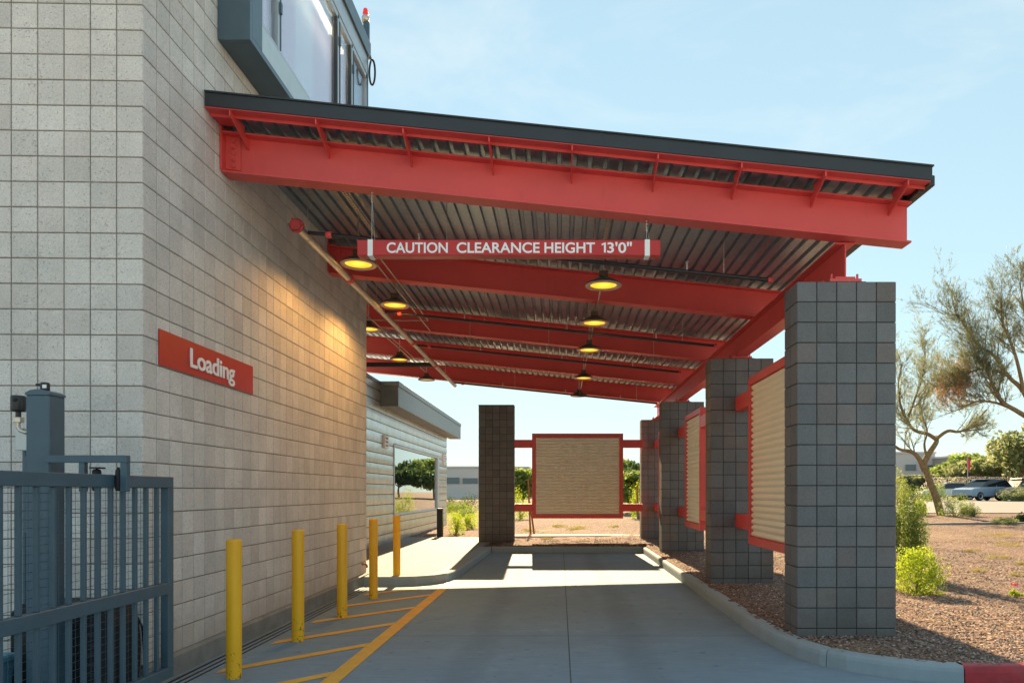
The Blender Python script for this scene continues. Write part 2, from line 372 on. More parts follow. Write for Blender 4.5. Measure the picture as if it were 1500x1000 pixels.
def interior_mat():
    m = NT('lit_interior'); sp = m.n('ShaderNodeSeparateXYZ'); m.l(m.coord(), sp.inputs[0])
    st = m.math('FRACT', m.math('MULTIPLY', sp.outputs[2], 9.0)); st = m.math('LESS_THAN', st, .12)
    bay_ = m.math('FRACT', m.math('MULTIPLY_ADD', sp.outputs[1], .43, .1)); wide = m.math('LESS_THAN', bay_, .28)
    c = m.mix(st, (.62, .50, .54), (.52, .40, .44)); c = m.mix(wide, c, (.66, .68, .68))
    m.col(c); m.l(c, m.b.inputs['Emission Color']); m.b.inputs['Emission Strength'].default_value = .20; m.set(Roughness=.8); return m.mat
M['interior'] = interior_mat()

# ------------------------------------------------------------------ ground
paved = [(-60, -2.0), (60, -2.0), (60, 5.92), (3.31, 5.92), (3.0, 6.03), (2.75, 6.18), (2.52, 6.38), (2.36, 6.6), (2.25, 6.9), (2.17, 7.43), (2.13, 8.2), (2.12, 18.85),
         (-1.78, 18.85), (-1.83, 16.5), (-1.86, 14), (-1.88, 13.3), (-1.97, 12.75), (-2.15, 12.45), (-2.45, 12.25), (-2.8, 12.18), (-3.34, 12.18), (-3.34, 5.79), (-60, 5.79)]
def inside(p, poly):
    x, y = p; c = False; n = len(poly)
    for i in range(n):
        x0, y0 = poly[i]; x1, y1 = poly[(i + 1) % n]
        if (y0 > y) != (y1 > y) and x < (x1 - x0) * (y - y0) / (y1 - y0) + x0: c = not c
    return c
def pdist(p, poly):
    best = 9e9; P0 = Vector(p)
    for i in range(len(poly)):
        a = Vector(poly[i]); b = Vector(poly[(i + 1) % len(poly)]); ab = b - a
        t = max(0, min(1, (P0 - a).dot(ab) / ab.length_squared)); best = min(best, (P0 - a - ab * t).length)
    return best
def sstep(t): t = max(0, min(1, t)); return t * t * (3 - 2 * t)
def gz(x, y):
    fx = sstep((x + 4) / 14)
    r = max(0, min(y, 54) - 12) * .0168 * fx + max(0, min(y, 60) - 24) * .004 * (1 - fx)
    return .145 + r
dm = MB(); dm.add([(x, y, 0) for x, y in paved], [list(range(len(paved)))])
tag(dm.build('driveway', M['drive'], fixn=False), kind='structure')
def frange(a, b, s):
    o = []; x = a
    while x < b - 1e-6: o.append(x); x += s
    return o
xs = [-600, -300, -150, -80, -50] + frange(-35, -6, 2.0) + frange(-6, -2.2, .3) + frange(-2.2, -1.6, .05) + frange(-1.6, 1.9, .25) + frange(1.9, 3.7, .045) + frange(3.7, 12, .2) + frange(12, 30, .7) + [30, 35, 42, 50, 60, 80, 120, 200, 350, 600]
ys = frange(5.6, 8.5, .045) + frange(8.5, 12, .2) + frange(12, 13.6, .06) + frange(13.6, 18.7, .2) + frange(18.7, 19.1, .045) + frange(19.1, 30, .25) + frange(30, 60, 1.0) + [60, 66, 75, 90, 110, 150, 220, 350, 600, 1200]
g = MB(); nx = len(xs)
for y in ys:
    for x in xs:
        z = gz(x, y)
        if y < 30 and -10 < x < 30: z += random.uniform(-.012, .012) if y < 16 else random.uniform(-.02, .02)
        if (-5.2 < x < -1.6 and 12 < y < 22.9): z = .10
        near = (1.8 < x < 3.8 and y < 20) or (y < 6.3) or (-2.6 < x < -1.6 and y < 19.2) or (18.6 < y < 19.2) or (12 < y < 13)
        if inside((x, y), paved) or (near and pdist((x, y), paved) < .075): z = -.12
        g.v.append((x, y, z))
for j in range(len(ys) - 1):
    for i in range(nx - 1):
        a = j * nx + i; g.f.append([a, a + 1, a + nx + 1, a + nx]); g.m.append(0); g.sm.append(True)
tag(g.build('ground', M['gravel'], fixn=False), kind='structure')
# unseen pavement behind the camera, made pale to bounce sun under the canopy
b_ = MB(); b_.add([(-600, -300, -.004), (600, -300, -.004), (600, -1.9, -.004), (-600, -1.9, -.004)], [(0, 1, 2, 3)]); tag(b_.build('pavement', M['pale']), kind='structure')

def sweep(mb, path, prof, gap=.0):
    pts = [Vector((p[0], p[1])) for p in path]; n = len(pts); rows = []
    for i, p in enumerate(pts):
        t = (pts[min(i + 1, n - 1)] - pts[max(i - 1, 0)]).normalized(); nrm = Vector((-t.y, t.x))
        rows.append([(p.x + nrm.x * o, p.y + nrm.y * o, z) for o, z in prof])
    k = len(prof); vs = [v for r in rows for v in r]
    fs = [(i * k + j, i * k + (j + 1) % k, (i + 1) * k + (j + 1) % k, (i + 1) * k + j) for i in range(n - 1) for j in range(k)]
    fs += [list(range(k)), list(range((n - 1) * k, n * k))]
    mb.add(vs, fs)
def resample(path, step):
    out = []; pts = [Vector(p) for p in path]
    for a, b in zip(pts, pts[1:]):
        m = max(1, int((b - a).length / step))
        for i in range(m): out.append(a + (b - a) * i / m)
    out.append(pts[-1]); return out
KP = [(0, -.06), (.008, .10), (.016, .128), (.03, .144), (.05, .15), (.15, .15), (.15, -.06)]
def kerb(path, cuts, prof=KP):
    mb = MB(); pts = resample(path, .12); L = [0]
    for a, b in zip(pts, pts[1:]): L.append(L[-1] + (b - a).length)
    cuts = [0] + [c for c in cuts if c < L[-1]] + [L[-1]]
    def at(s):
        for i in range(len(L) - 1):
            if L[i + 1] >= s: return pts[i] + (pts[i + 1] - pts[i]) * ((s - L[i]) / (L[i + 1] - L[i]))
        return pts[-1]
    for c0, c1 in zip(cuts, cuts[1:]):
        a0, a1 = c0 + .004, c1 - .004
        seg = [at(a0)] + [pts[i] for i in range(len(pts)) if a0 + .03 < L[i] < a1 - .03] + [at(a1)]
        sweep(mb, seg, prof)
    return mb
rp = paved[3:12]            # right kerb, from the red end to the back
rpath = [(p[0], p[1]) for p in rp]
# right side: outward is +x; walking direction from near to far gives normal (-t.y,t.x) = -x, so walk far -> near
tag(kerb(list(reversed(rpath)), [1.4, 3.1, 4.8, 6.5, 8.2, 9.9, 11.0, 12.35]).build('kerb', M['kerb']), kind='structure')
lp = [(-3.34, 12.18)] + list(reversed(paved[12:20]))
lp = list(reversed(paved[12:21]))   # (-3.34,12.18) ... (-1.78,18.85)
KW = [(0, -.06), (.008, .10), (.016, .128), (.03, .144), (.05, .15), (.15, .15), (.155, .14), (.16, .15), (.30, .15), (.30, -.06)]
tag(kerb(lp, [1.5, 3.2, 5.0, 6.6], KW).build('kerb', M['kerb']), kind='structure')
tag(kerb([(-1.78, 18.85), (2.27, 18.85)], [1.6, 3.0]).build('kerb', M['kerb']), kind='structure')
tag(kerb([(3.315, 5.92), (9, 5.92)][::-1] if False else [(3.315, 5.92), (9, 5.92)], [2.5]).build('red_painted_kerb', M['redkerb']), kind='structure')
# sidewalk slab
sw = MB(); swp = [(-3.34, 12.48), (-2.8, 12.48), (-2.58, 12.54), (-2.37, 12.68), (-2.25, 12.87), (-2.18, 13.35), (-2.16, 14), (-2.13, 16.5), (-2.08, 18.85), (-2.0, 20.57), (-2.0, 22.7), (-4.85, 22.7), (-4.85, 12.48)]
sw.prism(swp, 'z', .0, .154); tag(sw.build('sidewalk', M['walk']), kind='structure')
# far footpath and kerb lines in the planting
fp = MB(); fp.prism([(-2.0, 22.2), (12, 23.2), (12, 24.0), (-2.0, 23.0)], 'z', .0, .22); tag(fp.build('footpath', M['walk']), kind='structure')
fk = MB()
pl = [(8, 24.6), (14.5, 26.3), (30, 27.8)]
for a, b in zip(pl, pl[1:]):
    n = 12
    for i in range(n):
        x0 = a[0] + (b[0] - a[0]) * i / n; y0 = a[1] + (b[1] - a[1]) * i / n; x1 = a[0] + (b[0] - a[0]) * (i + 1) / n; y1 = a[1] + (b[1] - a[1]) * (i + 1) / n
        z0 = gz(x0, y0) + .07; z1 = gz(x1, y1) + .07
        fk.add([(x0, y0, z0), (x1, y1, z1), (x1, y1 + .3, z1), (x0, y0 + .3, z0), (x0, y0, z0 - .3), (x1, y1, z1 - .3)], [(0, 1, 2, 3), (0, 4, 5, 1)])
tag(fk.build('kerb', M['walk']), kind='structure')
# parking lot
lot = MB(); ny = 24
for i in range(ny):
    y0 = 35 + (64 - 35) * i / ny; y1 = 35 + (64 - 35) * (i + 1) / ny
    for j in range(12):
        x0 = 10 + j * 9; x1 = x0 + 9
        lot.add([(x0, y0, gz(x0, y0) + .03), (x1, y0, gz(x1, y0) + .03), (x1, y1, gz(x1, y1) + .03), (x0, y1, gz(x0, y1) + .03)], [(0, 1, 2, 3)])
tag(lot.build('road', M['asphalt']), kind='structure')
# loose stones near the camera
st = MB()
def stone(mb, x, y, z, r):
    a = random.uniform(0, 6.28); vs = []
    for k in range(5):
        t = a + k * 1.2566; rr = r * random.uniform(.7, 1.15); vs.append((x + rr * math.cos(t), y + rr * math.sin(t), z + r * random.uniform(-.1, .15)))
    vs.append((x + r * random.uniform(-.25, .25), y + r * random.uniform(-.25, .25), z + r * random.uniform(.45, .8)))
    mb.add(vs, [(k, (k + 1) % 5, 5) for k in range(5)])
cnt = 0
while cnt < 36000:
    y = 6.05 + 16 * random.random() ** 1.9; x = random.uniform(2.2, 9.5)
    if 18.9 < y < 22 and random.random() < .5: x = random.uniform(-1.7, 2.2)
    if x > 8 and y < 8: continue
    if inside((x, y), paved) or pdist((x, y), paved) < .17: continue
    stone(st, x, y, gz(x, y) + .001, random.uniform(.005, .015) * (1 + .03 * y)); cnt += 1
tag(st.build('gravel', M['stone'], fixn=False), kind='stuff', label='loose reddish brown granite gravel covering the planting beds', cat='gravel')

# yellow markings
LX = -1.91; bay = empty('floor_marking'); tag(bay, 'yellow hatched no-parking strip painted on the driveway beside the bollards', 'road marking')
q = MB(); q.add([(LX - .075, 3.5, .004), (LX + .075, 3.5, .004), (LX + .075, 12.62, .004), (LX - .075, 12.62, .004)], [(0, 1, 2, 3)]); q.build('edge_line', M['line'], bay)
for yr in (5.07, 6.27, 7.47, 8.67, 9.87, 11.07, 12.2):
    q = MB(); xa, xb = LX - .078, -3.0; dy = 1.08 * (xa - xb)
    q.add([(xa, yr - .092, .004), (xa, yr + .092, .004), (xb, yr - dy + .092, .004), (xb - .0, yr - dy - .092, .004)], [(0, 1, 2, 3)]); q.build('hatch_line', M['line'], bay)

# ------------------------------------------------------------------ block walls
BS = .2032
def block_face(mb, org, u, nrm, us, zs, gap=.009, ch=.004, rec=.011):
    """a face of blocks; us / zs are joint positions along u and up"""
    org = Vector(org); u = Vector(u); nrm = Vector(nrm); up = Vector((0, 0, 1))
    for a, b in zip(us, us[1:]):
        for c, d in zip(zs, zs[1:]):
            g_ = gap / 2; jit = random.uniform(-.0009, .0009)
            q0 = [(a + g_, c + g_), (b - g_, c + g_), (b - g_, d - g_), (a + g_, d - g_)]
            q1 = [(a + g_ + ch, c + g_ + ch), (b - g_ - ch, c + g_ + ch), (b - g_ - ch, d - g_ - ch), (a + g_ + ch, d - g_ - ch)]
            vs = [org + u * p[0] + up * p[1] - nrm * rec for p in q0] + [org + u * p[0] + up * p[1] + nrm * jit for p in q1]
            # bring rim up so the joint is narrow
            vm = [org + u * (p[0]) + up * (p[1]) - nrm * .0035 for p in q0]
            mb.add(vs[:4] + vm + vs[4:], [(0, 1, 5, 4), (1, 2, 6, 5), (2, 3, 7, 6), (3, 0, 4, 7), (4, 5, 9, 8), (5, 6, 10, 9), (6, 7, 11, 10), (7, 4, 8, 11), (8, 9, 10, 11)])
def joints(a, b, s, first=None):
    o = [a]; x = (first if first is not None else a + s)
    while x < b - .02: o.append(x); x += s
    o.append(b); return o

# main building
bld = empty('block_building', (-3.34, 5.79, 0)); tag(bld, 'tall pale gray concrete block building carrying the red wall sign, left', 'building')
WX = -3.34; Y0, Y1 = 5.79, 12.49; ZT = 8.7; TL = R(1.6)
zs = joints(.189, ZT, BS)
m = MB(); m.tf = lambda v: (v[0] + 3.34, v[1] - 5.79, v[2])
block_face(m, (WX, 0, 0), (0, 1, 0), (1, 0, 0), joints(Y0, Y1, BS), zs)
fu = Vector((-math.cos(TL), -math.sin(TL), 0)); fn = Vector((math.sin(TL) , -math.cos(TL), 0))
block_face(m, (WX, Y0, 0), fu, fn, joints(0, 5.2, .2065), zs)
block_face(m, (WX, Y1, 0), (-1, 0, 0), (0, 1, 0), joints(0, 4.0, BS), zs)
m.build('block_wall', M['block'], bld)
m = MB(); m.tf = lambda v: (v[0] + 3.34, v[1] - 5.79, v[2]); r_ = .0095
A = Vector((WX - r_, Y0 + r_)); Bp = A + Vector((fu.x, fu.y)) * 9; poly = [(WX - r_, Y1 - r_), tuple(A), tuple(Bp), (Bp.x, Y1 - r_)]
m.prism(poly, 'z', 0.0, ZT - .01); m.build('mortar_core', M['mortar'], bld)
m = MB(); m.tf = lambda v: (v[0] + 3.34, v[1] - 5.79, v[2])
m.prism([(WX - .1, Y0 + .1), (WX + .035, Y0 - .035), (WX + .035, Y1 + .01), (WX - .1, Y1 + .01)], 'z', -.1, .165)
m.prism([(WX - .1, Y0 + .05), (WX + .03, Y0 - .03), (WX - 6, Y0 - .03 + fu.y * 6), (WX - 6, Y0 + .05)], 'z', -.1, .160)
m.prism([(WX + .002, .165), (WX + .035, .165), (WX + .002, .188)], 'y', Y0 - .0, Y1) if False else m.add([(WX + .035, Y0 - .03, .165), (WX + .035, Y1, .165), (WX + .001, Y1, .192), (WX + .001, Y0 - .0, .192)], [(0, 1, 2, 3)])
m.build('plinth', M['plinth'], bld)
# copper spigot
m = MB(); yy = 12.2; m.tube([(WX, yy, .36), (WX + .05, yy, .36), (WX + .075, yy, .352), (WX + .085, yy, .33), (WX + .085, yy, .30)], .017, 8)
m.lathe([(0, 0), (.026, 0), (.026, .012), (0, .012)], (WX + .001, yy, .36), 12, axis='x')
tag(m.build('pipe_elbow', M['copper']), 'small copper pipe elbow sticking out low on the block wall end', 'pipe')
# gate track grooves
for i, (x, w_) in enumerate(((-3.235, .02), (-3.165, .014), (-3.10, .012))):
    pass
m = MB()
for x, w_ in ((-3.235, .02), (-3.165, .014), (-3.10, .012)): m.box(x - w_ / 2, x + w_ / 2, 2.0, 12.1, -.01, .007)
tag(m.build('gate_track', M['blackmetal']), 'thin dark gate track lines set in the concrete along the block wall', 'track')

def text_mesh(s, size, mat, name, parent, mw, sx=1.0, extrude=.003, offset=0.0, space=1.0):
    c = bpy.data.curves.new(name, 'FONT'); c.body = s; c.size = size; c.extrude = extrude; c.offset = offset; c.align_x = 'LEFT'; c.space_character = space
    o = bpy.data.objects.new(name, c); COL.objects.link(o); bpy.context.view_layer.update()
    me = bpy.data.meshes.new_from_object(o.evaluated_get(bpy.context.evaluated_depsgraph_get())); bpy.data.objects.remove(o)
    xs_ = [v.co.x for v in me.vertices]; W = max(xs_) - min(xs_); x0 = min(xs_)
    for v in me.vertices: v.co.x = (v.co.x - x0)
    me.materials.clear(); me.materials.append(mat)
    o = bpy.data.objects.new(name, me); COL.objects.link(o); o.parent = parent
    return o, W
# loading sign
ls = empty('wall_sign', (WX, 6.01, 2.634)); tag(ls, 'red rectangular wall sign reading Loading in white letters on the block wall', 'sign')
m = MB(); m.cbox(.001, .014, 0, 1.83, 0, .30, .002); m.build('sign_plate', M['signred'], ls)
t, W = text_mesh('Loading', .245, M['white'], 'lettering', ls, None, extrude=.004, offset=.004, space=.98)
# text local x -> +Y, y -> Z, z -> +X
sx = .885 / W
t.matrix_local = Matrix(((0, 0, 1, .019), (sx, 0, 0, .49), (0, .98, 0, .070), (0, 0, 0, 1)))

# ------------------------------------------------------------------ upper bay window
bw = empty('bay_window', (WX, 7.05, 5.98)); tag(bw, 'blue gray boxed bay window with tall glass panes high on the block wall', 'bay window')
ox, oy, oz = WX, 7.05, 5.98
def L(v): return (v[0] - ox, v[1] - oy, v[2] - oz)
XO = -3.02; YE = 11.4
def mb(): return MB(tf=L)
m = mb(); m.cbox(WX + .004, XO, 7.05, 7.10, 5.98, 8.65, .003); m.cbox(WX + .004, XO, YE - .05, YE, 6.04, 8.40, .003)
m.cbox(WX + .004, XO, 7.10, YE, 5.98, 6.04, .003); m.cbox(WX + .004, XO + .03, 7.10, YE + .04, 8.40, 8.65, .003)
m.cbox(XO - .05, XO, 7.10, 7.34, 6.04, 8.40, .003); m.build('surround', M['bluebox'], bw)
m = mb(); m.add([(XO - .004, 7.34, 6.04), (XO - .004, YE - .05, 6.04), (XO - .004, YE - .05, 6.30), (XO - .004, 7.34, 6.30), (XO - .03, 7.34, 6.04), (XO - .03, YE - .05, 6.04), (XO - .03, YE - .05, 6.30), (XO - .03, 7.34, 6.30)], [(0, 1, 2, 3), (4, 5, 6, 7), (3, 2, 6, 7)])
m.build('sill_flashing', M['sill'], bw)
ML = [7.34, 7.78, 9.95, 10.25, 10.95]
ymul = [7.36, 7.80, 9.90, 10.55, YE - .07]
fr = mb()
for y in ymul: fr.cbox(XO - .09, XO - .01, y - .03, y + .03, 6.30, 8.10, .003)
fr.cbox(XO - .09, XO - .01, 7.34, YE - .05, 8.04, 8.12, .003); fr.cbox(XO - .09, XO - .012, 7.34, YE - .05, 6.30, 6.35, .003)
fr.cbox(XO - .06, XO - .001, 7.34, YE - .05, 8.12, 8.40, .003)
fo = fr.build('window_frame', M['alu'], bw)
m = mb()
for y in (7.845, 9.84, 9.965, 10.49, 10.615): m.box(XO - .05, XO - .006, y - .016, y + .016, 6.36, 8.03)
m.build('gasket', M['gasket_seam_shade'], bw)
for a, b in zip(ymul, ymul[1:]):
    m = mb(); m.box(XO - .055, XO - .045, a + .03, b - .03, 6.35, 8.04); m.build('pane', M['clearglass'], bw)
m = mb(); m.box(WX + .015, WX + .03, 7.36, YE - .06, 6.04, 8.40); m.build('back_panel', M['interior'], bw)
m = mb(); m.box(XO - .16, XO - .12, 8.9, 10.5, 7.92, 7.97); m.build('tube_light', M['tubelight'], bw)
m = mb()
for y in (7.83, 9.93, 10.58):
    for z in (6.8, 7.75): m.cbox(XO - .01, XO + .012, y - .02, y + .02, z - .06, z + .06, .003)
m.build('hinge', M['slate'], bw)
# beacon and ring
bx = empty('beacon_light', (XO - .05, YE + .02, 8.65)); tag(bx, 'small red domed beacon in a chrome cage above the bay window', 'beacon light')
m = MB(); m.cbox(-.03, .06, -.03, .03, 0, .32, .004); m.build('bracket', M['slate'], bx)
m = MB(); m.lathe([(0, .32), (.055, .33), (.062, .40), (.04, .44), (0, .445)], (0, 0, 0), 14); m.build('cage', M['galv'], bx)
m = MB(); m.lathe([(.04, .44), (.046, .47), (.036, .49), (.04, .50), (.03, .54), (0, .56)], (0, 0, 0), 14); m.build('dome', M['beaconred'], bx)
cr = empty('cable_loop', (XO + .02, YE + .04, 8.2)); tag(cr, 'dark oval loop of conduit fixed at the far edge of the bay window', 'conduit')
m = MB(); m.tube([(.03 + .045 * math.cos(a), 0, .20 * math.sin(a)) for a in [i * math.pi / 10 for i in range(21)]], .016, 8); m.build('loop', M['blackmetal'], cr)
m = MB(); m.tube([(0, 0, .45), (-.01, 0, .35), (.02, 0, .20)], .008, 6); m.build('cable', M['blackmetal'], cr)

# ------------------------------------------------------------------ canopy
S = .1026
def TF(v): return (v[0], v[1], v[2] - S * (v[0] + 3.34))
can = empty('entry_canopy', (0, 0, 0)); tag(can, 'sloping red steel canopy with corrugated metal deck spanning the driveway', 'canopy')
XR = 3.47; XL = -3.33; YF = 6.80; YB = 20.9
beamY = [7.2, 10.48, 13.9, 17.09, 20.38]
def ibeam(Yc, x0, x1, zb=4.72, zt=5.125, fw=.10, tf=.018, tw=.006):
    m = MB(tf=TF)
    m.cbox(x0, x1, Yc - tw, Yc + tw, zb + tf, zt - tf, .001); m.cbox(x0, x1, Yc - fw, Yc + fw, zb, zb + tf, .002); m.cbox(x0, x1, Yc - fw, Yc + fw, zt - tf, zt, .002)
    return m
for i, Yc in enumerate(beamY):
    o = ibeam(Yc, -3.325 if Yc < 12 else -5.6, 3.45).build('cross_beam', M['red'], can)
    if Yc > 12: continue
    # end plate and bolts at the wall
    m = MB(tf=TF); m.cbox(-3.335, -3.318, Yc - .11, Yc + .11, 4.74, 5.17, .002); m.cbox(-3.318, -3.17, Yc - .020, Yc - .008, 4.78, 5.12, .002); m.build('end_plate', M['red'], o)
    for k in range(5):
        m = MB(tf=TF); m.lathe([(0, -.046), (.015, -.046), (.017, -.036), (.025, -.034), (.025, -.02)], (-3.24, Yc, 4.82 + k * .062), 8, axis='y', smooth=False); m.build('bolt', M['red'], o)
m = MB(); zb, zt, xc = 3.715, 4.075, 2.86
def GT(v): return v
m.cbox(xc - .007, xc + .007, 7.25, 21.3, zb + .018, zt - .018, .001); m.cbox(xc - .10, xc + .10, 7.25, 21.3, zb, zb + .018, .002); m.cbox(xc - .10, xc + .10, 7.25, 21.3, zt - .018, zt - .002, .002)
m.build('girder', M['red'], can)
pillarY = [7.21, 11.35, 16.83, 21.05]
for py in pillarY:
    m = MB(); m.cbox(xc - .16, xc + .16, py + .03, py + .34, 3.68, 3.712, .003)
    for sx_ in (-1, 1):
        for dy in (.07, .29): m.tube([(xc + sx_ * .13, py + dy, 3.70), (xc + sx_ * .13, py + dy, 3.765)], .012, 8)
    m.build('base_plate', M['red'], can)
# corrugated deck
m = MB(tf=TF); pts = []; x = XL; pitch = .1525
zlo, zhi = 5.186, 5.226
while x < XR - pitch * .5:
    pts += [(x, zlo), (x + .088, zlo), (x + .100, zhi), (x + .138, zhi), (x + .1505, zlo)]
    x += pitch
x1 = pts[-1][0]
vs = [(p[0], YF + .03, p[1]) for p in pts] + [(p[0], YB, p[1]) for p in pts]; n = len(pts)
m.add(vs, [(i, i + 1, n + i + 1, n + i) for i in range(n - 1)])
k0 = int((5.6 + XL) / pitch) + 1; pl_ = [(p[0] - k0 * pitch, p[1]) for p in pts[:k0 * 5]] + [pts[0]]
vs = [(p[0], 12.52, p[1]) for p in pl_] + [(p[0], YB, p[1]) for p in pl_]; n = len(pl_)
m.add(vs, [(i, i + 1, n + i + 1, n + i) for i in range(n - 1)])
m.build('roof_deck', M['deck'], can, fixn=False)
m = MB(tf=TF); m.box(XL, XR, YF + .03, YB, 5.232, 5.27); m.box(-5.65, XL - .002, 12.52, YB, 5.232, 5.27); m.build('roof_sheet', M['fascia'], can)
m = MB(tf=TF); m.cbox(XL, XR + .02, YF - .02, YF + .005, 5.195, 5.325, .003); m.cbox(XL, XR + .03, YF - .035, YF + .03, 5.322, 5.338, .002)
m.box(XR + .0, XR + .02, YF + .005, YB, 5.16, 5.32); m.cbox(XR + .018, XR + .06, YF + .01, YB, 5.16, 5.26, .006); m.box(XL, XR, YB, YB + .02, 5.12, 5.33)
m.build('fascia', M['fascia'], can)
m = MB(tf=TF); m.cbox(XL, XR, YF - .03, YF + .09, 5.178, 5.186, .002); m.cbox(XL, XR, YF + .08, YF + .088, 5.150, 5.178, .001)
m.box(XL, XL + .22, YF + .09, 7.10, 5.172, 5.180); m.box(XR - .22, XR, YF + .09, 7.10, 5.172, 5.180)
m.build('eave_channel', M['red'], can)
for px in (340, 465, 592, 717, 838, 963, 1085, 1207, 1327):
    xx = (px - VX) / F * 6.83
    m = MB(tf=TF); m.prism([(YF - .02, 5.182), (YF - .02, 5.13), (7.195, 4.99), (7.195, 5.10), (7.09, 5.10), (7.09, 5.182)], 'x', xx - .006, xx + .006); m.build('outrigger', M['red'], can)
# right longitudinal edge angle
m = MB(tf=TF); m.box(XR - .05, XR, YF + .1, YB, 5.13, 5.18); m.build('edge_angle', M['fascia'], can)

# ------------------------------------------------------------------ charcoal pillars
def pillar(x0, x1, y0, y1, zt, ncol, label, rows=17, crown=True):
    t = empty('block_pillar', ((x0 + x1) / 2, (y0 + y1) / 2, .12)); tag(t, label, 'pillar', 'charcoal block pillars around the driveway')
    c0 = t.location; tf = lambda v: (v[0] - c0[0], v[1] - c0[1], v[2] - c0[2])
    zz = [.10] + [zt - BS * k for k in range(rows, -1, -1)]
    m = MB(tf=tf); w_ = (x1 - x0) / ncol; us = [i * w_ for i in range(ncol + 1)]; ds = [0, (y1 - y0) / 2, y1 - y0]
    block_face(m, (x0, y0, 0), (1, 0, 0), (0, -1, 0), us, zz); block_face(m, (x0, y1, 0), (1, 0, 0), (0, 1, 0), us, zz)
    block_face(m, (x0, y0, 0), (0, 1, 0), (-1, 0, 0), ds, zz); block_face(m, (x1, y0, 0), (0, 1, 0), (1, 0, 0), ds, zz)
    m.build('blocks', M['dblock'], t)
    m = MB(tf=tf); m.box(x0 + .0095, x1 - .0095, y0 + .0095, y1 - .0095, .02, zt - .002); m.build('mortar_core', M['dmortar'], t)
    m = MB(tf=tf); xm = (x0 + x1) / 2; 
    if crown: m.cbox(xm - .2, xm + .2, y0 + .02, y1 - .02, zt - .002, zt + .006, .001); m.build('grout_pad', M['dmortar'], t)
    else: m.cbox(x0 - .004, x1 + .004, y0 - .004, y1 + .004, zt - .002, zt + .02, .003); m.build('cap', M['fascia'], t)
labs = ['nearest charcoal block pillar, tallest in view, standing right of the driveway', 'second charcoal pillar from the camera on the right, between the two tan corrugated screens',
        'third charcoal pillar from the camera, behind the smaller tan screen on the right', 'farthest right-hand charcoal pillar, touching the right end of the square rear screen']
for py, lb in zip(pillarY, labs): pillar(2.361, 3.35, py, py + .406, 3.673, 5, lb)
pillar(-2.317, -1.31, 20.57, 20.98, 4.03, 5, 'lone charcoal pillar at the back left, between the sidewalk and the rear screen', rows=19, crown=False)

# ------------------------------------------------------------------ corrugated screens
def screen(name_label, p0, p1, r0, r1, side, zt=3.24, zb=.82):
    """panel along a line. side: 'y' panel runs along Y at X=p (face toward -X); 'x' runs along X at Y (face toward -Y)"""
    # local frame: u along the panel, w = thickness away from the driveway
    t = empty('corrugated_screen', (p0[0], p0[1], zb)); tag(t, name_label, 'screen panel', 'tan corrugated screens between the pillars')
    O = Vector((p0[0], p0[1])); Ln = (Vector((p1[0], p1[1])) - O).length
    if side == 'y': tf = lambda v: (v[1], v[0], v[2] - zb)          # u->Y, w->X
    else: tf = lambda v: (v[0], v[1], v[2] - zb)
    m = MB(tf=tf); fw, th = .11, .14
    m.cbox(0, Ln, 0, th, zt - fw, zt, .003); m.cbox(0, Ln, 0, th, zb, zb + fw, .003); m.cbox(0, fw, 0, th, zb + fw, zt - fw, .003); m.cbox(Ln - fw, Ln, 0, th, zb + fw, zt - fw, .003)
    m.build('frame', M['red'], t)
    m = MB(tf=tf); pit = .088; zz = zb + fw; n = int((zt - fw - zz) / pit * 10); pr = []
    for i in range(n + 1):
        z = zz + (zt - fw - zz) * i / n; pr.append((.056 - .040 * abs(math.sin(math.pi * (z - zz) / pit)) ** .8, z))
    vs = [(fw - .0, w_, z) for w_, z in pr] + [(Ln - fw, w_, z) for w_, z in pr]; k = len(pr)
    m.add(vs, [(i, i + 1, k + i + 1, k + i) for i in range(k - 1)], smooth=True); m.build('corrugated_panel', M['tan'], t, fixn=False)
    m = MB(tf=tf); m.box(fw, Ln - fw, .064, .07, zb + fw, zt - fw); m.build('backing', M['tan'], t)
    for za, zc in ((2.835, 3.06), (1.02, 1.235)):
        for (a, b) in ((r0, 0), (Ln, r1)):
            if abs(b - a) > .02: m = MB(tf=tf); m.cbox(a + .001, b - .001, .0, .16, za, zc, .004); m.build('rail', M['red'], t)
screen('largest tan screen in a red frame, between the first and second right pillars', (2.75, 7.95), (2.75, 10.58), -.33, 11.35 - 7.95, 'y')
screen('narrow tan corrugated screen in a red frame between the second and third right pillars', (2.75, 14.2), (2.75, 15.95), 11.757 - 14.2, 16.83 - 14.2, 'y')
screen('red framed corrugated screen mostly hidden behind the third right pillar', (2.75, 18.0), (2.75, 20.3), 17.237 - 18.0, 21.05 - 18.0, 'y')
screen('square tan corrugated screen with red frame at the back of the driveway', (-.80, 20.62), (1.80, 20.62), -1.31 + .80, 2.361 + .80, 'x')

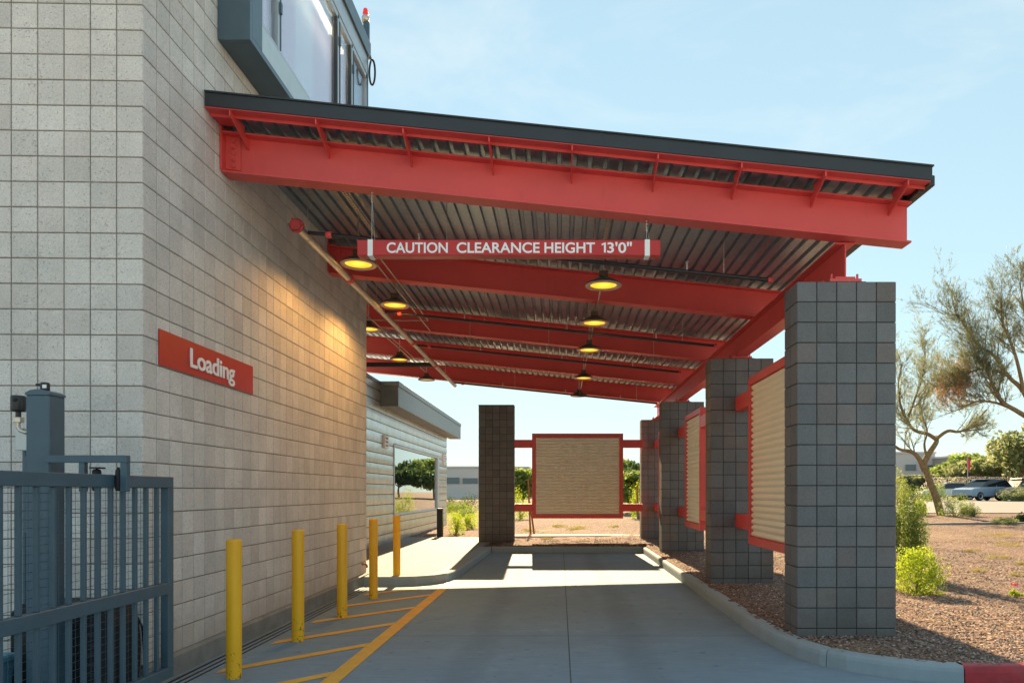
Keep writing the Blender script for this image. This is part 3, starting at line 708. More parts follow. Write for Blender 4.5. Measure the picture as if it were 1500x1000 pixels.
# ------------------------------------------------------------------ clearance sign
d0 = 7.13; zb_ = EYE + (VY - 374.3) * d0 / F; zt_ = EYE + (VY - 351) * d0 / F; xa = (523 - VX) * d0 / F; xb = (967.5 - VX) * d0 / F
cs = empty('clearance_sign', (xa, d0, zb_)); tag(cs, 'long red hanging bar lettered CAUTION CLEARANCE HEIGHT 13 feet under the first beam', 'sign')
Wd = xb - xa; Hh = zt_ - zb_
m = MB(); m.cbox(0, Wd, 0, .125, 0, Hh, .006); m.build('bar', M['signred'], cs)
for xx in (.105, Wd - .155): 
    m = MB(); m.box(xx, xx + .05, -.002, .127, -.002, Hh + .002); m.build('white_band', M['white'], cs)
sxx = d0 / F
for s_, xp0, xp1 in (('CAUTION', 566.5, 656), ('CLEARANCE', 669, 790.5), ('HEIGHT', 797.5, 871.5), ('3\'0"', 889.5, 925.5)):
    t, W = text_mesh(s_, .142, M['white'], 'lettering', cs, None, extrude=.001, offset=.0028)
    w_ = (xp1 - xp0) * sxx; t.matrix_local = Matrix(((w_ / W, 0, 0, (xp0 - 523) * sxx), (0, 0, 1, -.003), (0, 1.0, 0, .028), (0, 0, 0, 1)))
    t.data.transform(Matrix.Identity(4)); 
gx0 = (880.5 - 523) * sxx; hh = .099
m = MB(); m.prism([(gx0 + .028, .028), (gx0 + .047, .028), (gx0 + .047, .028 + hh), (gx0 + .036, .028 + hh), (gx0 + .004, .028 + hh * .86), (gx0 + .004, .028 + hh * .70), (gx0 + .028, .028 + hh * .80)], 'y', -.004, -.0022); m.build('lettering', M['white'], cs)
for xx in (.13, Wd - .13):
    zt2 = 4.72 - S * (xa + xx + 3.34) - zb_
    m = MB(); m.tube([(xx, .06, Hh), (xx, .07, zt2 + .002)], .0035, 6); m.tube([(xx + .03, .06, Hh), (xx, .07, zt2 - .05)], .002, 5); m.build('hanger', M['galv'], cs)
    m = MB()
    for k in range(4): m.lathe([(.004, -.012), (.010, -.006), (.010, .006), (.004, .012)], (xx, .068, zt2 - .02 - k * .03), 8)
    m.build('turnbuckle', M['galv'], cs)

# ------------------------------------------------------------------ lamps
lamps = [(884, 418, 4.10, 'bright'), (871, 473, 4.10, 'b'), (863, 512.5, 4.10, 'b'), (855, 553.5, 4.10, 'm'), (848, 579.5, 4.10, 'd'),
         (525, 387, 4.38, 'b'), (578.5, 447, 4.38, 'b'), (540, 482, 4.53, 'b'), (585.5, 526.5, 4.53, 'm'), (624.8, 556, 4.53, 'd')]
llab = ['nearest lamp of the right-hand row, right under the word HEIGHT on the hanging bar', 'second lamp of the right-hand row, just beyond the second beam',
        'third lamp of the right-hand row, middle one of its five', 'fourth lamp of the right-hand row', 'farthest lamp of the right-hand row, seen against the sky with a dark lens',
        'biggest lamp at the left, hanging at the left tip of the clearance bar', 'second lamp on the left, beside the silver pipe', 'lamp half hidden behind the end edge of the block wall',
        'small lamp behind the silver pipe, above the metal clad building', 'farthest left lamp, unlit and just over the gray roof box']
def lamp(x, y, z, kind, lb, i):
    t = empty('canopy_lamp', (x, y, z)); tag(t, 'round ' + lb, 'lamp', 'round lamps hung under the canopy')
    m = MB(); m.lathe([(0, .10), (.05, .10), (.09, .085), (.16, .05), (.215, .018), (.224, 0), (.20, -.006)], (0, 0, 0), 32); m.build('housing', M['bronze'], t)
    m = MB(); m.lathe([(.222, -.002), (.218, -.012), (.172, -.012), (.165, .004)], (0, 0, 0), 32); m.build('rim', M['ring'], t)
    m = MB(); m.lathe([(0, .006), (.168, .006)], (0, 0, 0), 32); m.build('lens', M['lensdim'] if kind == 'd' else M['lens'], t, fixn=False)
    m = MB(); m.cbox(-.055, .055, -.055, .055, .095, .17, .006); m.build('driver_box', M['bronze'], t)
    ztop = 5.18 - S * (x + 3.34) - z
    m = MB(); m.tube([(0, 0, .17), (0, 0, ztop)], .009, 6); m.build('stem', M['galv'], t)
    if kind != 'd':
        ld = bpy.data.lights.new('lamp_light', 'SPOT'); ld.energy = (17 if y < 10 else 32) if (x < -2 and y < 12) else 5; ld.color = (1, .50, .13); ld.spot_size = R(174); ld.spot_blend = .4; ld.shadow_soft_size = .14
        lo = bpy.data.objects.new('lamp_light', ld); COL.objects.link(lo); lo.parent = t; lo.location = (0, 0, -.02)
    return t
for i, ((px, py, z, k), lb) in enumerate(zip(lamps, llab)):
    d = (z - EYE) * F / (VY - py); lamp((px - VX) * d / F, d, z, k, lb, i)

# ------------------------------------------------------------------ pipes and conduits
xm, zm = -2.746, 4.35
mp = empty('sprinkler_main', (xm, 7.53, zm)); tag(mp, 'thick silver sprinkler pipe with a red end cap running along the block wall', 'pipe')
m = MB(); m.tube([(0, 0, 0), (0, 11.4, 0)], .044, 14); m.build('pipe_run', M['galv'], mp)
m = MB(); m.lathe([(0, -.02), (.055, -.02), (.058, -.004), (.074, 0), (.076, .025), (.05, .03), (.048, .07)], (0, 0, 0), 20, axis='y', smooth=False)
for a in range(6): m.lathe([(0, -.035), (.01, -.035), (.01, 0)], (.062 * math.cos(a * 1.047), 0, .062 * math.sin(a * 1.047)), 6, axis='y')
m.build('end_cap', M['darkred'], mp)
for y in (1.9, 5.9, 8.3):
    m = MB(); m.lathe([(.046, -.03), (.062, -.03), (.062, .03), (.046, .03)], (0, y, 0), 14, axis='y'); m.cbox(-.075, .075, y - .015, y + .015, -.015, .015, .002); m.build('coupling', M['red'], mp)
for y in (.35, 3.3, 9.8):
    m = MB(); m.tube([(0, y, .044), (0, y, 5.18 - S * .6 - zm)], .005, 5); m.lathe([(.045, -.012), (.05, -.012), (.05, .012), (.045, .012)], (0, y, 0), 14, axis='y'); m.build('hanger', M['galv'], mp)
def branch(yb, xe, lb, x0=xm + .05, drops=(.3, .62, .9)):
    t = empty('sprinkler_branch', (x0, yb, zm - .0)); tag(t, lb, 'pipe', 'black sprinkler branch pipes under the deck')
    zz = lambda x: -S * (x - x0)
    m = MB(); m.tube([(0, 0, 0), (xe - x0, 0, zz(xe))], .021, 10); m.build('pipe_run', M['blackmetal'], t)
    m = MB(); m.lathe([(0, -.025), (.032, -.025), (.032, .02), (0, .02)], (xe - x0, 0, zz(xe)), 10, axis='x'); m.build('end_cap', M['red'], t); m = MB(); m.lathe([(.022, -.03), (.036, -.03), (.036, .03), (.022, .03)], (.22, 0, zz(x0 + .22)), 10, axis='x'); m.build('coupling', M['red'], t)
    for f in drops:
        x = x0 + (xe - x0) * f; z = zz(x); m = MB(); m.tube([(x - x0, 0, z + .02), (x - x0, 0, 5.18 - S * (x + 3.34) - zm)], .004, 5); m.build('hanger', M['galv'], t)
    for f in (.24, .55, .82):
        x = x0 + (xe - x0) * f; z = zz(x); m = MB(); m.tube([(x - x0, 0, z), (x - x0, 0, z + .09)], .010, 6); m.lathe([(.002, .09), (.02, .1), (.022, .105)], (x - x0, 0, z), 8); m.build('sprinkler_head', M['galv'], t)
branch(7.75, (1128 - VX) * 7.75 / F, 'black sprinkler pipe crossing just behind the clearance bar')
branch(11.17, (1048 - VX) * 11.17 / F, 'black sprinkler pipe crossing in front of the third beam')
branch(13.70, (996 - VX) * 13.7 / F, 'black sprinkler pipe crossing in front of the fourth beam', drops=(.2, .5, .9))
branch(18.4, (962 - VX) * 18.4 / F, 'black sprinkler pipe crossing along the lower edge of the last beam')
sb = empty('sprinkler_feed', (-5.0, 15.8, 4.35)); tag(sb, 'short thick black feed pipe joining the silver pipe from the left behind the wall', 'pipe')
m = MB(); m.tube([(0, 0, 0), (2.21, 0, 0)], .05, 12); m.build('pipe_run', M['blackmetal'], sb)
# strut and conduit for the lamp rows
def conduit(pts, r, lb, n=6):
    t = MB(); t.tube(pts, r, n); o = t.build('conduit', M['galv']); tag(o, lb, 'conduit'); return o
xr_ = .531
def strut(x, y0, y1, z, lb):
    t = MB(); n = int((y1 - y0) / .05)
    t.box(x - .0205, x - .017, y0, y1, z, z + .03); t.box(x + .017, x + .0205, y0, y1, z, z + .03)
    for k in range(n): yy = y0 + (y1 - y0) * k / n; t.box(x - .017, x + .017, yy, yy + .026, z, z + .003)
    o = t.build('strut_channel', M['galv']); tag(o, lb, 'strut channel')
strut(.545, 7.35, 8.8, 4.62, 'perforated steel strut running back from the first beam to the right lamp row')
strut(-2.44, 7.33, 10.3, 4.96, 'perforated steel strut running under the deck above the silver pipe')
conduit([(.545, 8.85, 4.30), (.54, 19.3, 4.27)], .011, 'thin conduit linking the right-hand row of lamps')
conduit([(-2.44, 8.9, 4.6), (-2.44, 13.6, 4.6)], .011, 'thin conduit left of the pair linking the left lamps')
conduit([(-2.33, 8.9, 4.6), (-2.33, 12.75, 4.6), (-2.34, 12.8, 4.6), (-3.5, 12.82, 4.62), (-4.4, 12.82, 4.65)], .010, 'thin bent conduit right of the pair linking the left lamps')
conduit([(-3.53, 12.6, 4.72), (-3.53, 19.3, 4.72)], .012, 'thin conduit linking the small far left lamps')
conduit([(-3.44, 12.6, 4.72), (-3.44, 17.5, 4.72)], .010, 'second thin conduit beside the small far left lamps')
conduit([(-3.30, 15.4, 4.40), (-1.2, 15.4, 4.20)], .007, 'hair-thin rod crossing under the last bay at left')

# ------------------------------------------------------------------ bollards
bl = [((338, 995), 'nearest yellow bollard, tallest in view, left of the painted hatching'), ((433.5, 940), 'second yellow bollard from the camera along the block wall'),
      ((499, 905), 'third yellow bollard, middle one of the five by the wall'), ((545.5, 877), 'fourth yellow bollard, overlapping the end edge of the block wall'), ((580, 855.5), 'farthest yellow bollard, standing at the sidewalk kerb')]
for (p, lb) in bl:
    x, y = G(*p); y += .06
    m = MB(); h = 1.175; r = .0625
    m.lathe([(r, -.02), (r, h - .02), (r * .97, h - .008), (r * .88, h), (0, h + .004)], (0, 0, 0), 28)
    o = m.build('bollard', M['yellow'], loc=(x, y, 0)); tag(o, lb, 'bollard', 'yellow bollards along the block wall')

# ------------------------------------------------------------------ sliding gate
gx = -3.03; dE = 5.62
gt = empty('sliding_gate', (gx, dE, .14)); tag(gt, 'dark slate blue picket gate with wire mesh in the left foreground', 'gate')
def gtf(v): return (v[0] - gx, v[1] - dE, v[2] - .14)
ztp, zbt = 1.695, .15
m = MB(tf=gtf); y0 = 2.2
m.cbox(gx - .03, gx + .03, y0, dE, ztp - .085, ztp, .004); m.cbox(gx - .03, gx + .03, y0, dE, zbt, zbt + .085, .004)
m.cbox(gx - .03, gx + .03, y0, dE - .08, .795, .885, .004)
m.cbox(gx - .03, gx + .03, dE - .08, dE, zbt + .085, ztp - .085, .004); m.build('gate_frame', M['slate'], gt)
yy = 5.43
while yy > 2.3:
    m = MB(tf=gtf); m.cbox(gx - .014, gx + .016, yy - .013, yy + .013, zbt + .085, .795, .003); m.cbox(gx - .014, gx + .016, yy - .013, yy + .013, .885, ztp - .085, .003)
    m.build('picket', M['slate'], gt); yy -= .1385
m = MB(tf=gtf); yy = dE - .08
while yy > 2.3: m.tube([(gx - .034, yy, zbt + .04), (gx - .034, yy, ztp - .04)], .0016, 4, cap=False); yy -= .0508
zz = zbt + .05
while zz < ztp - .04: m.tube([(gx - .037, y0, zz), (gx - .037, dE - .03, zz)], .0016, 4, cap=False); zz += .0508
m.build('wire_mesh', M['slate'], gt)
# post
gp = empty('gate_post', (-3.54, 4.98, 0)); tag(gp, 'square slate blue gate post with rounded cap behind the picket gate', 'gate post')
m = MB(); m.cbox(-.08, .08, -.078, .078, 0, 2.235, .006); m.build('post', M['slate'], gp)
m = MB(); pr = [(-.083, 2.235), (.083, 2.235), (.083, 2.25), (.05, 2.268), (0, 2.275), (-.05, 2.268), (-.083, 2.25)]; m.prism(pr, 'y', -.082, .082); m.build('cap', M['slate'], gp)
m = MB(); yb = -.10
m.cbox(.08, .63, yb - .024, yb + .024, 1.775, 1.825, .003); m.cbox(.585, .63, yb - .022, yb + .022, 1.58, 1.776, .003); m.cbox(.305, .345, yb - .02, yb + .02, 1.58, 1.776, .003)
m.cbox(-.11, -.08, -.06, .02, 1.3, 1.82, .003)
m.build('roller_bracket', M['slate'], gp)
for xx, rr in ((.562, .02), (.415, .028)):
    m = MB(); m.lathe([(0, 1.585), (rr * .8, 1.585), (rr, 1.6), (rr, 1.715), (rr * .8, 1.73), (.008, 1.732), (.008, 1.745), (0, 1.745)], (xx, yb, 0), 16); m.build('guide_roller', M['black'], gp)
m = MB(); m.box(.34, .40, yb - .03, yb + .03, 1.66, 1.68); m.box(.39, .45, yb - .04, yb + .04, 1.735, 1.745); m.build('roller_mount', M['black'], gp)
# sensor on the post
sn = empty('gate_sensor', (-3.545, 4.98, 2.272)); tag(sn, 'small flat black sensor with a white label on top of the gate post', 'sensor')
m = MB(); m.lathe([(0, 0), (.028, 0), (.03, .01), (.03, .05), (.024, .058), (0, .06)], (0, 0, 0), 16); m.cbox(-.055, -.02, -.02, .015, .035, .05, .004); m.build('body', M['blackmetal'], sn)
m = MB(); m.box(.004, .030, -.0315, -.027, .016, .040); m.build('label_plate', M['white'], sn)
# camera on conduit
cm_ = empty('security_camera', (-3.93, 5.25, 1.98)); tag(cm_, 'small black cylindrical camera on a conduit elbow left of the gate post', 'camera')
m = MB(); m.lathe([(0, .18), (.044, .18), (.048, .19), (.048, .285), (.044, .295), (0, .297)], (0, 0, 0), 16); m.build('housing', M['blackmetal'], cm_)
m = MB(); m.lathe([(0, -.052), (.013, -.052), (.015, -.04)], (.01, 0, .262), 12, axis='y'); m.build('lens', M['black'], cm_)
m = MB(); m.tube([(0, 0, .18), (0, 0, .13)], .018, 8); m.build('neck', M['blackmetal'], cm_)
m = MB(); m.tube([(0, 0, .15), (0, 0, .07), (.012, 0, .045), (.05, 0, .03), (.12, 0, .03)], .014, 8); m.cbox(-.03, .03, -.02, .02, .10, .14, .003); m.build('conduit_arm', M['galv'], cm_)
m = MB(); m.cbox(-.04, .09, .02, .06, -.10, .06, .003); m.build('junction_box', M['alu'], cm_)
m = MB(); m.tube([(.02, .04, -.1), (.02, .04, -1.98)], .017, 8); m.build('support_pipe', M['slate'], cm_)
# gate operator cabinet and bin
op = empty('gate_motor', (-3.5, 5.3, 0)); tag(op, 'black rounded gate motor housing low behind the picket gate', 'gate motor')
pr = [(-.40, 0), (.30, 0), (.33, .42), (.31, .62), (.25, .74), (.15, .78), (-.34, .78), (-.40, .72)]
m = MB(); m.prism(pr, 'y', -.16, .18); o = m.build('housing', M['black'], op)
m = MB()
for k in range(7): m.box(-.28, .24, -.172, -.160, .2 + k * .07, .225 + k * .07)
m.build('vent', M['blackmetal'], op)
m = MB(); m.tube([(.30, .1, .55), (.26, .25, .62), (.22, .38, .52), (.20, .44, .3), (.2, .44, .1)], .008, 6); m.build('cable', M['black'], op)
bn = empty('storage_bin', (-4.1, 4.75, 0)); tag(bn, 'pale blue plastic bin at the lower left behind the gate', 'bin')
m = MB(); m.prism([(-.30, 0), (.28, 0), (.33, .42), (-.33, .42)], 'y', -.2, .25); m.build('body', M['bin'], bn)
m = MB(); m.cbox(-.35, .35, -.22, .27, .42, .47, .01); m.build('lid', M['bin'], bn)

# ------------------------------------------------------------------ metal clad annex
AX = -4.85; AY1 = 30.8; AY0 = 12.52
an = empty('metal_clad_building', (AX, AY0, .1)); tag(an, 'low building clad in silver horizontal metal panels beyond the block wall', 'building')
def atf(v): return (v[0] - AX, v[1] - AY0, v[2] - .1)
wy0, wy1, wz0, wz1 = 20.95, 28.75, .88, 2.96
def siding(mb, ya, yb, za, zb_):
    z = .1 + .02; 
    while z < 4.42:
        z1 = min(z + .275, 4.45); a = max(z + .022, za); b = min(z1, zb_)
        if b - a > .01:
            pr = []
            for i in range(7):
                f = i / 6; zz = z + .022 + (z1 - z - .022) * f
                if zz < a - 1e-4 or zz > b + 1e-4: continue
                off = .026 + .007 * math.sin(math.pi * f)
                pr.append((AX + off, zz))
            if len(pr) > 1:
                pr = [(AX - .02, pr[0][1])] + pr + [(AX - .02, pr[-1][1])]
                vs = [(p[0], ya, p[1]) for p in pr] + [(p[0], yb, p[1]) for p in pr]; k = len(pr)
                mb.add(vs, [(i, i + 1, k + i + 1, k + i) for i in range(k - 1)], 0); mb.add([vs[i] for i in range(k)], [list(range(k))]); mb.add([vs[k + i] for i in range(k)], [list(range(k))])
                mb.box(AX - .02, AX + .004, ya, yb, pr[0][1] - .022, pr[0][1], 1)  # dark strip paints the recess shadow into each siding seam
        z = z1
m = MB(tf=atf)
m2 = [(AY0, wy0, .1, 4.5), (wy0, wy1, .1, wz0), (wy0, wy1, wz1, 4.5), (wy1, AY1, .1, 4.5)]
for a in m2: siding(m, *a)
m.build('siding', [M['siding'], M['gasket_seam_shade']], an)
m = MB(tf=atf); m.box(AX - 9, AX - .6, AY0, AY1, 0, 4.42); m.box(AX - .6, AX - .02, AY0, wy0, 0, 4.42); m.box(AX - .6, AX - .02, wy1, AY1, 0, 4.42); m.box(AX - .6, AX - .02, wy0, wy1, 0, wz0); m.box(AX - .6, AX - .02, wy0, wy1, wz1, 4.42)
m.build('wall_core', M['graystucco'], an)
m = MB(tf=atf); m.box(AX - 9, AX + .06, AY0, AY1 + .03, 4.451, 4.52); m.build('parapet_cap', M['canopybox'], an)
wf = MB(tf=atf)
wf.cbox(AX - .05, AX + .05, wy0, wy0 + .08, wz0, wz1, .003); wf.cbox(AX - .05, AX + .05, wy1 - .35, wy1, wz0, wz1, .003); wf.cbox(AX - .05, AX + .05, wy0 + .08, wy1 - .35, wz1 - .07, wz1, .003); wf.cbox(AX - .05, AX + .05, wy0 + .08, wy1 - .35, wz0, wz0 + .06, .003)
wo = wf.build('window', M['sill'], an)
m = MB(tf=atf); m.box(AX - .02, AX - .01, wy0 + .08, wy1 - .35, wz0 + .06, wz1 - .07); m.build('pane', M['glass'], wo)
m = MB(tf=atf); m.box(AX - .59, AX - .57, wy0, wy1, wz0, wz1); m.build('dark_room_backing', M['dmortar'], wo)  # dark sheet paints the shade of the room behind the glass
m = MB(tf=atf); m.cbox(AX + .03, -4.34, 19.41, 31.6, 3.87, 4.40, .006); m.cbox(AX + .0, -4.32, 19.39, 31.62, 4.405, 4.54, .006); m.build('roof_overhang', M['canopybox'], an)
for yv, zv in ((19.9, 2.95), (29.9, 2.95)):
    m = MB(tf=atf); m.cbox(AX + .02, AX + .09, yv - .22, yv + .22, zv - .18, zv + .18, .005); vo = m.build('louver_box', M['white'], an)
    m = MB(tf=atf)
    for k in range(3): m.box(AX + .088, AX + .094, yv - .14, yv + .14, zv - .13 + k * .10, zv - .08 + k * .10)
    m.build('louver', M['graystucco'], vo)
m = MB(); m.cbox(-.09, .09, -.09, .09, 0, .95, .005); o = m.build('dark_post', M['blackmetal'], loc=(-3.83, 23.1, .1)); tag(o, 'short black square post at the edge of the sidewalk near the metal building', 'post')

# ------------------------------------------------------------------ vegetation
def rndv(): 
    while True:
        v = Vector((random.uniform(-1, 1), random.uniform(-1, 1), random.uniform(-1, 1)))
        if .05 < v.length < 1: return v
def leaf(mb, p, s, asp=.45):
    u = rndv().normalized(); v = u.cross(rndv()).normalized() if True else u
    u = u * s; v = v * s * asp; mb.add([p - u, p - v, p + u, p + v], [(0, 1, 2, 3)])
def bush(name, loc, rx, ry, rz, n, ls, mat, label, group=None, clumps=14, cat='bush', asp=.45, stems=True, base=.0, upright=False):
    t = empty(name, loc); tag(t, label, cat, group)
    cs_ = []
    for _ in range(clumps):
        v = rndv(); v.z = abs(v.z) * 1.0; cs_.append((Vector((v.x * rx * .78, v.y * ry * .78, base + (.12 + .78 * v.z) * rz)), random.uniform(.18, .42)))
    m = MB()
    for _ in range(n):
        c, cr_ = random.choice(cs_); v = rndv(); v = v.normalized() * v.length ** .6
        p = c + Vector((v.x * rx, v.y * ry, v.z * rz)) * cr_
        if p.z < .01: p.z = .01 + random.random() * .04
        leaf(m, p, ls * random.uniform(.6, 1.3), asp)
    m.build('foliage', mat, t, fixn=False)
    if stems:
        m = MB()
        for c, _ in cs_[:10]: m.tube([(random.uniform(-.1, .1) * rx, 0, -.03), (c.x * .4, c.y * .4, c.z * .5), tuple(c)], [.012 * (rz + .3), .008 * (rz + .3), .003], 5)
        m.build('stems', M['twig'], t)
    return t
def at(px, py, d, extra=0): # ground point in image column px at distance d
    x = (px - VX) * d / F; return (x, d, gz(x, d) + extra)
# near right shrubs
bush('lime_bush', at(1344, 0, 10.3), .50, .42, .60, 5600, .017, M['lime'], 'bright lime green bush on the gravel right of the nearest pillar', clumps=26)
bush('tall_shrub', at(1324, 0, 12.2), .40, .42, 1.66, 15000, .018, M['green'], 'tall wispy green shrub rising against the right edge of the nearest pillar', clumps=34, base=.1)
bush('flowering_plant', at(1487, 0, 9.9), .09, .09, .13, 260, .016, M['lime'], 'tiny green plant with a pink flower on the gravel at the far right', clumps=6, cat='plant')
m = MB()
for _ in range(22): leaf(m, Vector((random.gauss(0, .022), random.gauss(0, .03), .17 + random.gauss(0, .012))), .014, .8)
fo_ = m.build('flower', M['pink'], bpy.data.objects['flowering_plant'], fixn=False)
weeds = [(1432, 12.9, .28), (1458, 15.0, .35), (1480, 17.8, .5), (1490, 12.3, .16), (1462, 20.5, .6), (1425, 16.5, .2), (800, 21.5, .2), (850, 26.5, .5), (820, 28, .45), (838, 26, .35), (775, 25.5, .4), (900, 27, .3), (1497, 14, .2), (680, 33, 1.2), (665, 28, .6), (690, 40, 1.5), (670, 45, 1.8), (655, 36, .9)]
for i, (px, d, r) in enumerate(weeds):
    x, y, z = at(px, 0, d)
    where = 'right-hand gravel bed' if px > 1300 else ('gravel behind the rear screen' if px > 740 else 'planting strip left of the lone pillar')
    bush('weed_tuft', (x, y, z), r, r * .8, r * (.28 if px > 740 else .4), int(350 + 900 * r), .014 * (d / 12) ** .8, M['weed' if px > 740 or d < 30 else 'lime'], 'low dry yellow weed on the %s' % where, 'weeds on the gravel by place: ' + where, clumps=12, cat='weed', asp=.15, stems=False)
lb3 = [(668, 24.3, .33, .75, 'lime', 'yellow green bush at the back edge of the sidewalk left of the lone pillar'), (692, 27.5, .42, .62, 'lime', 'smaller yellow green bush touching the left side of the lone pillar'),
       (659, 47, .9, 1.0, 'dgreen', 'dark round hedge ball far left, beside the metal building corner'), (672, 45, .9, .8, 'green', 'green hedge ball in the middle of the far left group'), (690, 48, 1.0, 1.1, 'dgreen', 'dark hedge ball nearest the left edge of the lone pillar'),
       (681, 39, .7, .4, 'green', 'low green plant in front of the far hedge balls')]
for px, d, r, h, mt, lb in lb3: bush('shrub', at(px, 0, d), r, r, h, 2200, .02 * (d / 20) ** .7, M[mt], lb, clumps=22)
# right mid hedges by the palo verde
for px, d, r, h, mt, lb in ((1398, 32.2, .85, .95, 'green', 'rounded green hedge just right of the leaning tree trunk'), (1420, 32.4, .5, .6, 'sage', 'small brownish hedge right of the green hedge'), (1346, 33.5, .45, .7, 'lime', 'pale shrub left of the leaning tree trunk'),
                            (1494, 27.2, .35, .35, 'dgreen', 'dark agave-like clump near the right edge beyond the kerb'), (1470, 26.5, .6, .25, 'sage', 'flat gray green plant spilling over the far kerb'),
                            (1319, 34, .5, 1.9, 'weed', 'straw coloured shrub behind the pillar edge and below the tree')):
    bush('shrub', at(px, 0, d), r, r * .8, h, 3000, .022 * (d / 20) ** .5, M[mt], lb, clumps=24)

def grow(mb, lf, p, dirn, length, r, level, leafs, lmb=None, droop=0.0, ls=.05):
    n = 4 if level > 0 else 3; pts = [p]; d = dirn.normalized()
    for i in range(n):
        d = (d + rndv() * .33 + Vector((0, 0, .10 - droop))).normalized(); pts.append(pts[-1] + d * length / n)
    rs = [r * (1 - .6 * i / n) for i in range(n + 1)]
    mb.tube(pts, rs, 5 if level > 1 else 3, cap=False)
    if level > 0:
        for k in range(5 if level > 1 else 5):
            i = random.randint(1, n); a = random.uniform(.35, 1.0); q = pts[i] ; nd = (d + rndv() * 1.0).normalized()
            grow(mb, lf, q, nd, length * random.uniform(.5, .72), rs[i] * .62, level - 1, leafs, lmb, droop, ls)
    else:
        for _ in range(leafs):
            i = random.uniform(0, n - .01); q = pts[int(i)].lerp(pts[int(i) + 1], i % 1); u = (d + rndv() * .7).normalized() * ls * random.uniform(.5, 1.3); v = u.cross(rndv()).normalized() * ls * .075
            q = q + rndv() * ls * .6; lf.add([q - u, q - v, q + u, q + v], [(0, 1, 2, 3)])
def limb_tree(name, label, limbs, d0, base, barkm, leafm, leafs=6, ls=.09, cat='tree', spawn=None, twl=1.3, droop=0, extra=None, lv=2):
    t = empty(name, base); tag(t, label, cat); bx_ = Vector(base)
    tr = MB(); tw = MB(); lf = MB()
    for li, (pts, r0, r1, sp) in enumerate(limbs):
        dd = 0; P3 = []; ddrift = random.uniform(-.8, .8)
        for i, q in enumerate(pts):
            off = q[2] if len(q) > 2 else ddrift * i / len(pts)
            P3.append(P(q[0], q[1], d0 + off) - bx_)
        n = len(P3); rs = [r0 + (r1 - r0) * i / (n - 1) for i in range(n)]
        # smooth
        S_ = []; SR = []
        for i in range(n - 1):
            a = P3[max(i - 1, 0)]; b = P3[i]; c = P3[i + 1]; e = P3[min(i + 2, n - 1)]
            for k in range(4):
                u = k / 4; S_.append(.5 * ((2 * b) + (c - a) * u + (2 * a - 5 * b + 4 * c - e) * u * u + (3 * b - a - 3 * c + e) * u ** 3)); SR.append(rs[i] + (rs[i + 1] - rs[i]) * u)
        S_.append(P3[-1]); SR.append(rs[-1]); tr.tube(S_, SR, 8, cap=False)
        for _ in range(sp):
            i = random.randint(int(len(S_) * .3), len(S_) - 1); dn = (S_[i] - S_[max(i - 2, 0)]).normalized() + rndv() * 1.1 + Vector((0, 0, .35 - droop))
            grow(tw, lf, S_[i], dn, twl * random.uniform(.6, 1.2), max(.012, SR[i] * .35), lv, leafs, None, droop, ls)
    tr.build('trunk', barkm, t, fixn=False); tw.build('twigs', M['twig'], t, fixn=False); lf.build('crown', leafm, t, fixn=False)
    return t
D1 = 33.0
tb = P(1377, 754, D1)
limb_tree('palo_verde_tree', 'leaning green barked desert tree with forked trunk in front of the parking lot',
    [([(1379, 757, 0), (1371, 728, 0), (1359, 697, 0), (1353, 676, 0)], .19, .13, 0),
     ([(1354, 690, 0), (1345, 670, 0), (1334, 661), (1316, 657), (1298, 640)], .13, .05, 6),
     ([(1353, 678, 0), (1362, 662, 0), (1371, 648, 0), (1371, 640)], .15, .10, 0),
     ([(1371, 643, 0), (1358, 635), (1340, 630), (1329, 616), (1319, 592), (1316, 560), (1322, 530)], .10, .025, 15),
     ([(1371, 643, 0), (1388, 631), (1405, 632), (1424, 622), (1445, 600)], .09, .03, 13),
     ([(1329, 616), (1338, 590), (1350, 555), (1356, 520)], .06, .02, 13),
     ([(1357, 668), (1354, 650), (1358, 630), (1350, 600), (1365, 560)], .06, .02, 12)],
    D1, tuple(P(1379, 757, D1)), M['bark'], M['olive'], leafs=12, ls=.095, twl=1.25)
D2 = 26.0
bt = at(1580, 0, D2)
limb_tree('mesquite_tree', 'large spreading tree with bare upper twigs overhanging from the right edge', 
    [([(1580, 775, 0), (1570, 720, 0), (1545, 660, 0), (1520, 620, 0)], .26, .16, 0),
     ([(1520, 620, 0), (1490, 602), (1468, 588), (1455, 565), (1446, 545), (1430, 520)], .10, .03, 22),
     ([(1490, 602, 0), (1460, 590), (1430, 588), (1405, 600)], .06, .02, 20),
     ([(1530, 640, 0), (1500, 575), (1478, 552), (1455, 520), (1435, 508), (1420, 490), (1405, 465), (1390, 460)], .09, .02, 26),
     ([(1500, 575, 0), (1490, 530), (1480, 500), (1468, 470), (1466, 440)], .07, .02, 20),
     ([(1535, 640, 0), (1530, 560), (1510, 500), (1500, 450), (1494, 415)], .08, .02, 20),
     ([(1480, 552), (1450, 540), (1420, 545), (1395, 560)], .06, .02, 26)],
    D2, bt, M['bark'], M['mesq'], leafs=9, ls=.085, twl=1.1)
dn = bpy.data.objects.new('x', None); bpy.data.objects.remove(dn)
# drooping dry foliage of the tree
m = MB(); tbs = Vector(bt)
for (cx, cy, n) in ((1408, 560, 1700), (1385, 565, 900), (1420, 540, 500)):
    for _ in range(n):
        a = random.gauss(0, 1); c = P(cx + a * 7 - random.random() * 6, cy + random.gauss(0, 1) * 14, D2 + random.gauss(0, .3)) - tbs
        u = Vector((random.gauss(-.3, .3), random.gauss(0, .3), -1)).normalized() * .12; v = u.cross(rndv()).normalized() * .007; m.add([c - u, c - v, c + u, c + v], [(0, 1, 2, 3)])
m.build('dry_foliage', M['dead'], bpy.data.objects['mesquite_tree'], fixn=False)

